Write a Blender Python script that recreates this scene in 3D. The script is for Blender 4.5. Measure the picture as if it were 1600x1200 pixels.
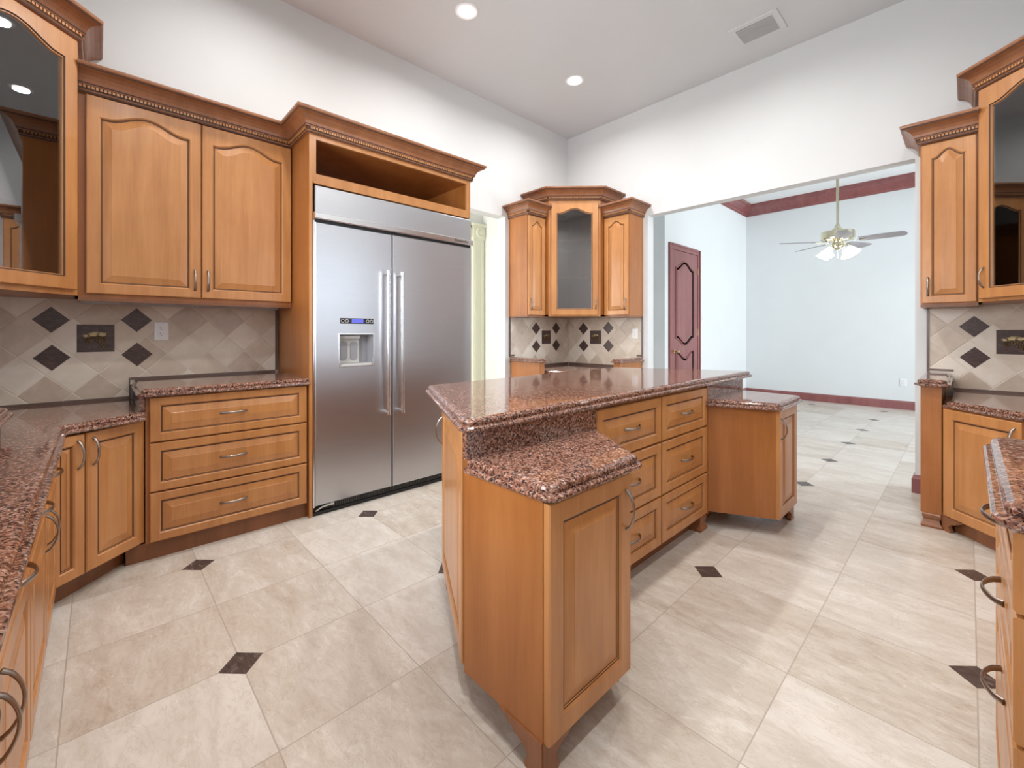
import bpy, bmesh, math, random
from mathutils import Vector
random.seed(4)
SC = bpy.context.scene
COL = SC.collection
for _o in list(bpy.data.objects):
    bpy.data.objects.remove(_o)

# ------------------------------------------------------------------ camera
CAM_H = 1.19
YAW = math.radians(46.42)
cam = bpy.data.cameras.new('camera')
cam.sensor_fit = 'HORIZONTAL'
cam.sensor_width = 36.0
cam.lens = 36.0 * 678.8 / 1600.0
cam.shift_y = -(600.0 - 520.1) / 1600.0
cam.clip_start = 0.02
cam_o = bpy.data.objects.new('camera', cam)
cam_o.location = (0, 0, CAM_H)
cam_o.rotation_euler = (math.pi / 2, 0, YAW)
COL.objects.link(cam_o)
SC.camera = cam_o

# ------------------------------------------------------------------ world, exposure
SC.view_settings.view_transform = 'Standard'
SC.view_settings.look = 'None'
SC.view_settings.gamma = 1.0
SC.view_settings.use_curve_mapping = False
SC.view_settings.exposure = 0.25
W = bpy.data.worlds.new('sky')
SC.world = W
W.use_nodes = True
bg = W.node_tree.nodes['Background']
bg.inputs[0].default_value = (0.80, 0.90, 1.0, 1)
bg.inputs[1].default_value = 1.0

XA, YB, XC, YD, HC = -3.58, 4.41, 0.69, -0.70, 3.70      # kitchen shell
XL2, YF2, XR2, H2 = -2.96, 9.06, 3.2, 3.62               # room beyond the opening


def area(name, loc, rot, sx, sy, power, color):
    l = bpy.data.lights.new(name, 'AREA')
    l.shape = 'RECTANGLE'
    l.size, l.size_y, l.energy, l.color = sx, sy, power, color
    o = bpy.data.objects.new(name, l)
    o.location, o.rotation_euler = loc, rot
    COL.objects.link(o)
    return o


R90 = math.pi / 2
# daylight at the windows (each stands just outside its own window opening)
area('added_daylight_right', (XC + 0.30, 2.45, 1.75), (0, R90, 0), 1.25, 1.5, 9, (0.80, 0.90, 1.0))  # added: weak bluish light at an invented window in the right wall
area('added_daylight_front', (-1.5, YD - 0.30, 1.75), (R90, 0, 0), 1.7, 1.25, 85, (0.94, 0.97, 1.0))  # added: main fill, through an invented window behind the camera
area('daylight_family_window', (XR2 + 0.30, 7.0, 1.6), (0, R90, 0), 2.4, 3.2, 270, (0.88, 0.95, 1.0))
area('daylight_hall_window', (-4.6, 1.15 - 0.2, 1.7), (R90, 0, 0), 1.2, 1.8, 70, (1.0, 1.0, 0.95))


# ------------------------------------------------------------------ materials
def new_mat(name):
    m = bpy.data.materials.new(name)
    m.use_nodes = True
    nt = m.node_tree
    b = nt.nodes['Principled BSDF']
    return m, nt, b


def ramp(nt, stops, interp='LINEAR'):
    r = nt.nodes.new('ShaderNodeValToRGB')
    cr = r.color_ramp
    cr.interpolation = interp
    while len(cr.elements) > 1:
        cr.elements.remove(cr.elements[-1])
    cr.elements[0].position = stops[0][0]
    cr.elements[0].color = (*stops[0][1], 1)
    for p, c in stops[1:]:
        e = cr.elements.new(p)
        e.color = (*c, 1)
    return r


def pos_mapping(nt, scale=(1, 1, 1), rot=(0, 0, 0)):
    g = nt.nodes.new('ShaderNodeNewGeometry')
    mp = nt.nodes.new('ShaderNodeMapping')
    mp.inputs['Scale'].default_value = scale
    mp.inputs['Rotation'].default_value = rot
    nt.links.new(g.outputs['Position'], mp.inputs['Vector'])
    return mp.outputs['Vector']


def noise(nt, vec, scale, detail=4, rough=0.5, dist=0.0):
    n = nt.nodes.new('ShaderNodeTexNoise')
    n.inputs['Scale'].default_value = scale
    n.inputs['Detail'].default_value = detail
    n.inputs['Roughness'].default_value = rough
    n.inputs['Distortion'].default_value = dist
    nt.links.new(vec, n.inputs['Vector'])
    return n


def math_n(nt, op, a, b=None):
    n = nt.nodes.new('ShaderNodeMath')
    n.operation = op
    for i, v in enumerate((a, b)):
        if v is None:
            continue
        if isinstance(v, (int, float)):
            n.inputs[i].default_value = v
        else:
            nt.links.new(v, n.inputs[i])
    return n.outputs[0]


def mix_rgb(nt, fac, a, b, mode='MIX'):
    n = nt.nodes.new('ShaderNodeMix')
    n.data_type = 'RGBA'
    n.blend_type = mode
    for sock, v in ((n.inputs[0], fac), (n.inputs[6], a), (n.inputs[7], b)):
        if isinstance(v, (int, float)):
            sock.default_value = v
        elif isinstance(v, tuple):
            sock.default_value = (*v, 1)
        else:
            nt.links.new(v, sock)
    return n.outputs[2]


def plain(name, col, rough=0.5, metal=0.0, spec=0.5, coat=0.0):
    m, nt, b = new_mat(name)
    b.inputs['Base Color'].default_value = (*col, 1)
    b.inputs['Roughness'].default_value = rough
    b.inputs['Metallic'].default_value = metal
    b.inputs['Specular IOR Level'].default_value = spec
    b.inputs['Coat Weight'].default_value = coat
    return m


def paint(name, col, rough=0.75):
    m, nt, b = new_mat(name)
    n = noise(nt, pos_mapping(nt), 2.2, 3)
    r = ramp(nt, [(0.3, tuple(c * 0.975 for c in col)), (0.7, col)])
    nt.links.new(n.outputs['Fac'], r.inputs[0])
    nt.links.new(r.outputs[0], b.inputs['Base Color'])
    b.inputs['Roughness'].default_value = rough
    b.inputs['Specular IOR Level'].default_value = 0.25
    f = noise(nt, pos_mapping(nt), 120, 2)
    bp = nt.nodes.new('ShaderNodeBump')
    bp.inputs['Strength'].default_value = 0.04
    bp.inputs['Distance'].default_value = 0.002
    nt.links.new(f.outputs['Fac'], bp.inputs['Height'])
    nt.links.new(bp.outputs[0], b.inputs['Normal'])
    return m


def wood(name, dark, mid, light, rough=0.32, grain=1.0, coat=0.25):
    m, nt, b = new_mat(name)
    v1 = pos_mapping(nt, (6, 6, 0.7))
    n1 = noise(nt, v1, 2.0, 5, 0.55, 0.4)
    v2 = pos_mapping(nt, (60, 60, 2.2))
    n2 = noise(nt, v2, 2.0, 3, 0.6)
    n3 = noise(nt, pos_mapping(nt), 2.3, 3, 0.6)
    f = math_n(nt, 'ADD', math_n(nt, 'MULTIPLY', n1.outputs['Fac'], 0.55),
               math_n(nt, 'ADD', math_n(nt, 'MULTIPLY', n2.outputs['Fac'], 0.2 * grain),
                      math_n(nt, 'MULTIPLY', n3.outputs['Fac'], 0.3)))
    r = ramp(nt, [(0.36, dark), (0.52, mid), (0.70, light)])
    nt.links.new(f, r.inputs[0])
    nt.links.new(r.outputs[0], b.inputs['Base Color'])
    b.inputs['Roughness'].default_value = rough
    b.inputs['Specular IOR Level'].default_value = 0.45
    b.inputs['Coat Weight'].default_value = coat
    b.inputs['Coat Roughness'].default_value = 0.18
    return m


def granite():
    m, nt, b = new_mat('brown_granite')
    v = pos_mapping(nt)
    vo = nt.nodes.new('ShaderNodeTexVoronoi')
    vo.inputs['Scale'].default_value = 185
    vo.inputs['Randomness'].default_value = 1.0
    wv = noise(nt, v, 70, 3)
    wm = nt.nodes.new('ShaderNodeVectorMath')
    wm.operation = 'MULTIPLY_ADD'
    wm.inputs[1].default_value = (0.008, 0.008, 0.008)
    nt.links.new(wv.outputs['Color'], wm.inputs[0])
    nt.links.new(v, wm.inputs[2])
    nt.links.new(wm.outputs[0], vo.inputs['Vector'])
    sep = nt.nodes.new('ShaderNodeSeparateColor')
    nt.links.new(vo.outputs['Color'], sep.inputs[0])
    r = ramp(nt, [(0.0, (0.03, 0.02, 0.02)), (0.2, (0.06, 0.034, 0.03)), (0.30, (0.20, 0.085, 0.055)),
                  (0.55, (0.28, 0.125, 0.082)), (0.80, (0.36, 0.19, 0.135)), (1.0, (0.48, 0.34, 0.28))])
    nt.links.new(sep.outputs[0], r.inputs[0])
    big = noise(nt, v, 110, 4, 0.6)
    rb = ramp(nt, [(0.36, (0.25, 0.2, 0.2)), (0.52, (1, 1, 1))])
    nt.links.new(big.outputs['Fac'], rb.inputs[0])
    c = mix_rgb(nt, 0.8, r.outputs[0], rb.outputs[0], 'MULTIPLY')
    nt.links.new(c, b.inputs['Base Color'])
    b.inputs['Roughness'].default_value = 0.07
    b.inputs['Specular IOR Level'].default_value = 0.6
    return m


OX, OY, TILE = -0.894, 2.201, 0.4572       # floor tile lattice


def floor_mat():
    m, nt, b = new_mat('travertine_tile')
    g = nt.nodes.new('ShaderNodeNewGeometry')
    sp = nt.nodes.new('ShaderNodeSeparateXYZ')
    nt.links.new(g.outputs['Position'], sp.inputs[0])
    u = math_n(nt, 'DIVIDE', math_n(nt, 'SUBTRACT', sp.outputs[0], OX), TILE)
    v = math_n(nt, 'DIVIDE', math_n(nt, 'SUBTRACT', sp.outputs[1], OY), TILE)
    cell = nt.nodes.new('ShaderNodeCombineXYZ')
    nt.links.new(math_n(nt, 'FLOOR', u), cell.inputs[0])
    nt.links.new(math_n(nt, 'FLOOR', v), cell.inputs[1])
    wn = nt.nodes.new('ShaderNodeTexWhiteNoise')
    wn.noise_dimensions = '3D'
    nt.links.new(cell.outputs[0], wn.inputs['Vector'])
    # veining, shifted in every tile
    off = nt.nodes.new('ShaderNodeVectorMath')
    off.operation = 'MULTIPLY_ADD'
    off.inputs[1].default_value = (7, 7, 7)
    nt.links.new(wn.outputs['Color'], off.inputs[0])
    mp = nt.nodes.new('ShaderNodeMapping')
    mp.inputs['Rotation'].default_value = (0, 0, math.radians(-38))
    mp.inputs['Scale'].default_value = (1.0, 2.6, 1)
    nt.links.new(g.outputs['Position'], mp.inputs['Vector'])
    nt.links.new(mp.outputs[0], off.inputs[2])
    n1 = noise(nt, off.outputs[0], 2.2, 8, 0.66, 0.7)
    n2 = noise(nt, off.outputs[0], 9.0, 9, 0.78, 0.9)
    f = math_n(nt, 'ADD', math_n(nt, 'MULTIPLY', n1.outputs['Fac'], 0.72), math_n(nt, 'MULTIPLY', n2.outputs['Fac'], 0.50))
    f = math_n(nt, 'SUBTRACT', f, 0.07)
    f = math_n(nt, 'ADD', f, math_n(nt, 'MULTIPLY', math_n(nt, 'SUBTRACT', wn.outputs['Value'], 0.5), 0.16))
    r = ramp(nt, [(0.30, (0.38, 0.30, 0.235)), (0.42, (0.53, 0.46, 0.385)), (0.55, (0.62, 0.565, 0.495)), (0.70, (0.78, 0.745, 0.69))])
    nt.links.new(f, r.inputs[0])
    gry = mix_rgb(nt, math_n(nt, 'MULTIPLY', wn.outputs['Value'], 0.45), r.outputs[0], (0.64, 0.595, 0.54))
    # fine travertine contours and pale flecks
    n5 = noise(nt, off.outputs[0], 7.0, 7, 0.68, 1.3)
    a5 = math_n(nt, 'ABSOLUTE', math_n(nt, 'SUBTRACT', n5.outputs['Fac'], 0.53))
    line = ramp(nt, [(0.0, (0.74, 0.66, 0.58)), (0.018, (1, 1, 1))])
    nt.links.new(a5, line.inputs[0])
    gry = mix_rgb(nt, math_n(nt, 'MULTIPLY', n1.outputs['Fac'], 0.95), gry, line.outputs[0], 'MULTIPLY')
    fl = ramp(nt, [(0.58, (0, 0, 0)), (0.70, (1, 1, 1))])
    nt.links.new(noise(nt, off.outputs[0], 13.0, 8, 0.75, 0.8).outputs['Fac'], fl.inputs[0])
    gry = mix_rgb(nt, math_n(nt, 'MULTIPLY', fl.outputs[0], 0.55), gry, (0.83, 0.80, 0.75))
    # grout
    def edge(x):
        fr = math_n(nt, 'FRACT', x)
        return math_n(nt, 'MINIMUM', fr, math_n(nt, 'SUBTRACT', 1.0, fr))
    e = math_n(nt, 'MINIMUM', edge(u), edge(v))
    grout = math_n(nt, 'LESS_THAN', e, 0.0045)
    c = mix_rgb(nt, math_n(nt, 'MULTIPLY', grout, 0.65), gry, (0.36, 0.30, 0.245))
    # dark corner inserts at every second corner
    def near(x):
        h = math_n(nt, 'FRACT', math_n(nt, 'ADD', math_n(nt, 'DIVIDE', x, 2.0), 0.5))
        return math_n(nt, 'MULTIPLY', math_n(nt, 'ABSOLUTE', math_n(nt, 'SUBTRACT', h, 0.5)), 2 * TILE)
    d = math_n(nt, 'ADD', near(u), near(v))
    ins = math_n(nt, 'LESS_THAN', d, 0.071)
    n4 = noise(nt, pos_mapping(nt, (1, 2.5, 1)), 14, 6, 0.65, 2.0)
    ri = ramp(nt, [(0.38, (0.055, 0.038, 0.034)), (0.58, (0.10, 0.072, 0.062)), (0.68, (0.30, 0.25, 0.22))])
    nt.links.new(n4.outputs['Fac'], ri.inputs[0])
    c = mix_rgb(nt, ins, c, ri.outputs[0])
    nt.links.new(c, b.inputs['Base Color'])
    rr = math_n(nt, 'ADD', 0.20, math_n(nt, 'MULTIPLY', n2.outputs['Fac'], 0.22))
    nt.links.new(rr, b.inputs['Roughness'])
    b.inputs['Specular IOR Level'].default_value = 0.4
    bp = nt.nodes.new('ShaderNodeBump')
    bp.inputs['Strength'].default_value = 0.25
    bp.inputs['Distance'].default_value = 0.002
    nt.links.new(math_n(nt, 'SUBTRACT', 1.0, grout), bp.inputs['Height'])
    nt.links.new(bp.outputs[0], b.inputs['Normal'])
    return m


def splash_mat(name, axis, c0, z0):
    """6 inch stone tiles laid on the diagonal; axis 0: wall along x, 1: wall along y"""
    m, nt, b = new_mat(name)
    g = nt.nodes.new('ShaderNodeNewGeometry')
    sp = nt.nodes.new('ShaderNodeSeparateXYZ')
    nt.links.new(g.outputs['Position'], sp.inputs[0])
    p = math_n(nt, 'SUBTRACT', sp.outputs[axis], c0)
    q = math_n(nt, 'SUBTRACT', sp.outputs[2], z0)
    D = 0.2155
    u = math_n(nt, 'DIVIDE', math_n(nt, 'ADD', p, q), D)
    v = math_n(nt, 'DIVIDE', math_n(nt, 'SUBTRACT', p, q), D)
    cell = nt.nodes.new('ShaderNodeCombineXYZ')
    nt.links.new(math_n(nt, 'FLOOR', u), cell.inputs[0])
    nt.links.new(math_n(nt, 'FLOOR', v), cell.inputs[1])
    wn = nt.nodes.new('ShaderNodeTexWhiteNoise')
    nt.links.new(cell.outputs[0], wn.inputs['Vector'])
    n1 = noise(nt, pos_mapping(nt), 9, 5, 0.6, 0.8)
    f = math_n(nt, 'ADD', math_n(nt, 'MULTIPLY', n1.outputs['Fac'], 0.55), math_n(nt, 'MULTIPLY', wn.outputs['Value'], 0.5))
    r = ramp(nt, [(0.25, (0.50, 0.40, 0.315)), (0.5, (0.63, 0.535, 0.44)), (0.78, (0.75, 0.675, 0.585))])
    nt.links.new(f, r.inputs[0])
    def edge(x):
        fr = math_n(nt, 'FRACT', x)
        return math_n(nt, 'MINIMUM', fr, math_n(nt, 'SUBTRACT', 1.0, fr))
    e = math_n(nt, 'MINIMUM', edge(u), edge(v))
    grout = math_n(nt, 'LESS_THAN', e, 0.012)
    c = mix_rgb(nt, grout, r.outputs[0], (0.70, 0.63, 0.54))
    nt.links.new(c, b.inputs['Base Color'])
    b.inputs['Roughness'].default_value = 0.3
    sm = nt.nodes.new('ShaderNodeMapRange')
    sm.inputs['From Max'].default_value = 0.03
    nt.links.new(e, sm.inputs['Value'])
    bp = nt.nodes.new('ShaderNodeBump')
    bp.inputs['Strength'].default_value = 0.5
    bp.inputs['Distance'].default_value = 0.003
    nt.links.new(sm.outputs[0], bp.inputs['Height'])
    nt.links.new(bp.outputs[0], b.inputs['Normal'])
    return m


def steel_mat(name, col, rough):
    m, nt, b = new_mat(name)
    n = noise(nt, pos_mapping(nt, (1, 1.2, 300)), 3, 2)
    r = ramp(nt, [(0.3, tuple(c * 0.94 for c in col)), (0.7, col)])
    nt.links.new(n.outputs['Fac'], r.inputs[0])
    nt.links.new(r.outputs[0], b.inputs['Base Color'])
    b.inputs['Metallic'].default_value = 1.0
    b.inputs['Roughness'].default_value = rough
    return m


def glass_mat(name, tint=(1, 1, 1), ior=1.5, refl=1.0, base=0.0):
    m = bpy.data.materials.new(name)
    m.use_nodes = True
    nt = m.node_tree
    nt.nodes.remove(nt.nodes['Principled BSDF'])
    out = nt.nodes['Material Output']
    t = nt.nodes.new('ShaderNodeBsdfTransparent')
    t.inputs[0].default_value = (*tint, 1)
    gl = nt.nodes.new('ShaderNodeBsdfGlossy')
    gl.inputs['Roughness'].default_value = 0.0
    fr = nt.nodes.new('ShaderNodeFresnel')
    fr.inputs['IOR'].default_value = ior
    mx = nt.nodes.new('ShaderNodeMixShader')
    nt.links.new(math_n(nt, 'ADD', math_n(nt, 'MULTIPLY', fr.outputs[0], refl), base), mx.inputs[0])
    nt.links.new(t.outputs[0], mx.inputs[1])
    nt.links.new(gl.outputs[0], mx.inputs[2])
    nt.links.new(mx.outputs[0], out.inputs[0])
    return m


def emit(name, col, s):
    m, nt, b = new_mat(name)
    b.inputs['Base Color'].default_value = (*col, 1)
    b.inputs['Emission Color'].default_value = (*col, 1)
    b.inputs['Emission Strength'].default_value = s
    return m


M_WALL = paint('kitchen_wall_paint', (0.70, 0.715, 0.72))
M_CEIL = paint('ceiling_paint', (0.67, 0.695, 0.715))
M_WALL2 = paint('family_room_paint', (0.78, 0.81, 0.82))
M_HALL = paint('hall_paint', (0.84, 0.84, 0.81))
M_CREAM = paint('cream_paint', (0.78, 0.77, 0.62))
M_FLOOR = floor_mat()
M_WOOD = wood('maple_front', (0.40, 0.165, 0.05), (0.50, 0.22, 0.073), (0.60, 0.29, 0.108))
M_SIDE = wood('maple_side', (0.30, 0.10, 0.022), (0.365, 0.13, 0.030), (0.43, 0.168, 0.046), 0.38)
M_CROWN = wood('maple_crown', (0.22, 0.085, 0.035), (0.29, 0.115, 0.048), (0.36, 0.15, 0.068), 0.35)
M_GLAZE = plain('antique_glaze', (0.055, 0.022, 0.012), 0.5)
M_INT = wood('cabinet_inside', (0.16, 0.055, 0.02), (0.22, 0.08, 0.03), (0.28, 0.11, 0.04), 0.5)
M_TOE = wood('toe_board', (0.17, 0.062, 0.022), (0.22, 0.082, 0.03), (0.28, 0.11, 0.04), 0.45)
M_BURG = wood('burgundy_wood', (0.20, 0.062, 0.062), (0.26, 0.085, 0.082), (0.32, 0.115, 0.11), 0.28)
M_GRAN = granite()
M_STEEL = steel_mat('brushed_steel', (0.60, 0.61, 0.64), 0.33)
M_BRIGHT = steel_mat('bright_steel', (0.80, 0.80, 0.82), 0.2)
M_NICKEL = plain('aged_nickel', (0.33, 0.285, 0.255), 0.32, 1.0)
M_BRASS = plain('brass', (0.72, 0.56, 0.32), 0.2, 1.0)
M_BRONZE = plain('cast_bronze', (0.34, 0.26, 0.14), 0.38, 1.0)
M_BURGD = plain('burgundy_groove', (0.09, 0.026, 0.028), 0.4)
M_PEWTER = plain('polished_antique_brass', (0.66, 0.62, 0.46), 0.18, 1.0)
M_BLACK = plain('black_plastic', (0.012, 0.012, 0.014), 0.4)
M_GREY = plain('grey_plastic', (0.30, 0.30, 0.32), 0.45)
M_LGREY = plain('light_grey_plastic', (0.55, 0.54, 0.52), 0.4)
M_WHITE = plain('white_plastic', (0.85, 0.85, 0.86), 0.35)
M_BLADE = plain('fan_blade_grey', (0.34, 0.33, 0.35), 0.5)
M_SCREEN = emit('blue_screen', (0.10, 0.12, 0.55), 0.35)
M_BULB = emit('warm_lamp', (1.0, 0.96, 0.9), 9)
M_SHADE = emit('lit_glass_shade', (1.0, 1.0, 1.0), 3.2)
M_GLASS = glass_mat('cabinet_glass', (0.80, 0.78, 0.78), 1.5, 2.2, 0.09)
M_PANE = glass_mat('window_glass')
M_DARKST = None


def dark_stone():
    m, nt, b = new_mat('dark_marble')
    n4 = noise(nt, pos_mapping(nt, (1.0, 1.0, 2.5)), 16, 7, 0.7, 2.5)
    r = ramp(nt, [(0.35, (0.042, 0.022, 0.02)), (0.6, (0.09, 0.052, 0.046)), (0.70, (0.15, 0.10, 0.09)), (0.78, (0.42, 0.36, 0.32))])
    nt.links.new(n4.outputs['Fac'], r.inputs[0])
    nt.links.new(r.outputs[0], b.inputs['Base Color'])
    b.inputs['Roughness'].default_value = 0.22
    return m


M_DARKST = dark_stone()
M_TRIMST = plain('dark_stone_trim', (0.13, 0.085, 0.07), 0.25)


# ------------------------------------------------------------------ mesh helpers
class Fr:
    """a vertical face: origin (x, y), outward normal n; u runs to the right seen from the front"""
    def __init__(s, ox, oy, nx, ny):
        l = math.hypot(nx, ny)
        s.o, s.n = (ox, oy), (nx / l, ny / l)
        s.u = (-s.n[1], s.n[0])

    def P(s, u, n, z):
        return (s.o[0] + u * s.u[0] + n * s.n[0], s.o[1] + u * s.u[1] + n * s.n[1], z)

    @staticmethod
    def between(a, b):
        """face whose left end (seen from the front) is a and right end is b"""
        dx, dy = b[0] - a[0], b[1] - a[1]
        f = Fr(a[0], a[1], dy, -dx)
        f.w = math.hypot(dx, dy)
        return f


class MB:
    def __init__(s):
        s.v, s.f, s.m = [], [], []

    def add(s, verts, faces, mi=0):
        b = len(s.v)
        s.v += [tuple(p) for p in verts]
        for f in faces:
            s.f.append([b + i for i in f])
            s.m.append(mi)
        return s

    def box(s, x0, x1, y0, y1, z0, z1, mi=0):
        v = [(x, y, z) for z in (z0, z1) for y in (y0, y1) for x in (x0, x1)]
        return s.add(v, [(0, 2, 3, 1), (4, 5, 7, 6), (0, 1, 5, 4), (2, 6, 7, 3), (0, 4, 6, 2), (1, 3, 7, 5)], mi)

    def fbox(s, fr, u0, u1, n0, n1, z0, z1, mi=0):
        v = [fr.P(u, n, z) for z in (z0, z1) for n in (n0, n1) for u in (u0, u1)]
        return s.add(v, [(0, 2, 3, 1), (4, 5, 7, 6), (0, 1, 5, 4), (2, 6, 7, 3), (0, 4, 6, 2), (1, 3, 7, 5)], mi)

    def prism(s, poly, z0, z1, mi=0):
        n = len(poly)
        v = [(x, y, z0) for x, y in poly] + [(x, y, z1) for x, y in poly]
        f = [tuple(range(n - 1, -1, -1)), tuple(range(n, 2 * n))]
        f += [(i, (i + 1) % n, n + (i + 1) % n, n + i) for i in range(n)]
        return s.add(v, f, mi)

    def fprism(s, fr, poly, n0, n1, mi=0):
        """polygon in (u, z) extruded along the normal"""
        n = len(poly)
        v = [fr.P(u, n0, z) for u, z in poly] + [fr.P(u, n1, z) for u, z in poly]
        f = [tuple(range(n)), tuple(range(2 * n - 1, n - 1, -1))]
        f += [(i, (i + 1) % n, n + (i + 1) % n, n + i) for i in range(n)]
        return s.add(v, f, mi)

    def loops(s, loops, mis=None, cap0=True, cap1=True, closed=True):
        n = len(loops[0])
        b = len(s.v)
        for l in loops:
            s.v += [tuple(p) for p in l]
        for k in range(len(loops) - 1):
            for i in range(n if closed else n - 1):
                j = (i + 1) % n
                s.f.append([b + k * n + i, b + k * n + j, b + (k + 1) * n + j, b + (k + 1) * n + i])
                s.m.append(mis[k] if mis else 0)
        if cap0:
            s.f.append([b + i for i in range(n - 1, -1, -1)])
            s.m.append(mis[0] if mis else 0)
        if cap1:
            s.f.append([b + (len(loops) - 1) * n + i for i in range(n)])
            s.m.append(mis[-1] if mis else 0)
        return s

    def lathe(s, prof, c, seg=24, mi=0, axis='z'):
        L = []
        for r, h in prof:
            ring = []
            for i in range(seg):
                a = 2 * math.pi * i / seg
                p = (r * math.cos(a), r * math.sin(a), h)
                if axis == 'x':
                    p = (p[2], p[0], p[1])
                elif axis == 'y':
                    p = (p[1], p[2], p[0])
                ring.append((c[0] + p[0], c[1] + p[1], c[2] + p[2]))
            L.append(ring)
        return s.loops(L, [mi] * max(1, len(L) - 1))

    def tube(s, pts, ra, rb=None, side=None, seg=10, mi=0):
        """tube along pts; with rb and side the section is an ellipse, ra across 'side'"""
        rb = rb or ra
        pts = [Vector(p) for p in pts]
        L = []
        prev = None
        for i, p in enumerate(pts):
            t = (pts[min(i + 1, len(pts) - 1)] - pts[max(i - 1, 0)]).normalized()
            if side is not None:
                a = Vector(side)
            elif prev is None:
                a = Vector((0, 0, 1)) if abs(t.z) < 0.9 else Vector((1, 0, 0))
            else:
                a = prev
            a = (a - t * a.dot(t)).normalized()
            prev = a
            b = t.cross(a)
            k = ra[i] if isinstance(ra, list) else ra
            kb = rb[i] if isinstance(rb, list) else rb
            L.append([p + a * (k * math.cos(2 * math.pi * j / seg)) + b * (kb * math.sin(2 * math.pi * j / seg)) for j in range(seg)])
        return s.loops(L, [mi] * (len(L) - 1))

    def build(s, name, mats, parent=None, smooth=False):
        if not isinstance(mats, (list, tuple)):
            mats = [mats]
        off = Vector((0, 0, 0))
        q = parent
        while q is not None:
            off += q.location
            q = q.parent
        me = bpy.data.meshes.new(name)
        me.from_pydata([Vector(p) - off for p in s.v], [], s.f)
        for m in mats:
            me.materials.append(m)
        for p, mi in zip(me.polygons, s.m):
            p.material_index = mi
        bm = bmesh.new()
        bm.from_mesh(me)
        bmesh.ops.recalc_face_normals(bm, faces=bm.faces)
        if smooth:
            for f in bm.faces:
                f.smooth = True
            for e in bm.edges:
                if len(e.link_faces) == 2 and e.calc_face_angle(0) > math.radians(38):
                    e.smooth = False
        bm.to_mesh(me)
        bm.free()
        o = bpy.data.objects.new(name, me)
        COL.objects.link(o)
        o.parent = parent
        return o


def tag(o, label=None, cat=None, group=None, kind=None):
    if label:
        o['label'] = label
    if cat:
        o['category'] = cat
    if group:
        o['group'] = group
    if kind:
        o['kind'] = kind
    return o


def thing(name, label, cat, loc, group=None):
    o = bpy.data.objects.new(name, None)
    o.empty_display_size = 0.05
    o.location = loc
    COL.objects.link(o)
    return tag(o, label, cat, group)


def offset_poly(pts, flags, d):
    n = len(pts)
    lines = []
    for i in range(n):
        a, b = Vector(pts[i]), Vector(pts[(i + 1) % n])
        t = (b - a).normalized()
        nrm = Vector((-t.y, t.x))
        k = d * flags[i]
        lines.append((a + nrm * k, t))
    out = []
    for i in range(n):
        p1, t1 = lines[i - 1]
        p2, t2 = lines[i]
        c = t1.x * t2.y - t1.y * t2.x
        if abs(c) < 1e-6:
            out.append((p2.x, p2.y))
        else:
            w = p2 - p1
            k = (w.x * t2.y - w.y * t2.x) / c
            q = p1 + t1 * k
            out.append((q.x, q.y))
    return out


def round_corners(pts, flags, r, seg=4):
    n = len(pts)
    P, Fg = [], []
    for i in range(n):
        a, b, c = Vector(pts[i - 1]), Vector(pts[i]), Vector(pts[(i + 1) % n])
        if flags[i - 1] and flags[i]:
            u, v = (a - b).normalized(), (c - b).normalized()
            ang = math.acos(max(-1, min(1, u.dot(v))))
            cr = (b - a).x * (c - b).y - (b - a).y * (c - b).x
            if cr > 0 and ang < math.radians(170):
                t = r / math.tan(ang / 2)
                cen = b + (u + v).normalized() * (r / math.sin(ang / 2))
                s0 = b + u * t - cen
                a0 = math.atan2(s0.y, s0.x)
                sweep = math.pi - ang
                for k in range(seg + 1):
                    al = a0 + sweep * k / seg
                    P.append((cen.x + r * math.cos(al), cen.y + r * math.sin(al)))
                    Fg.append(1)
                Fg[-1] = flags[i]
                continue
        P.append(tuple(b))
        Fg.append(flags[i])
    return P, Fg


SLAB = [(0.012, 0.0), (0.004, 0.002), (0.0, 0.008), (0.001, 0.014), (0.006, 0.0180), (0.014, 0.0190), (0.0165, 0.0200), (0.0165, 0.0225),
        (0.0145, 0.0245), (0.0145, 0.030), (0.018, 0.0365), (0.026, 0.0405), (0.036, 0.042)]


def slab(pts, flags, ztop, mb=None):
    """granite worktop: ccw plan, flags[i]=1 where edge i is a moulded (double bullnose) edge"""
    mb = mb or MB()
    pts, flags = round_corners(pts, flags, 0.045)
    L = []
    for d, z in SLAB:
        L.append([(x, y, ztop - 0.042 + z) for x, y in offset_poly(pts, flags, d)])
    return mb.loops(L)


def arch_fn(t):
    return 0.5 * (1 + math.cos(math.pi * max(-1, min(1, t * 1.12))))


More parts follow.
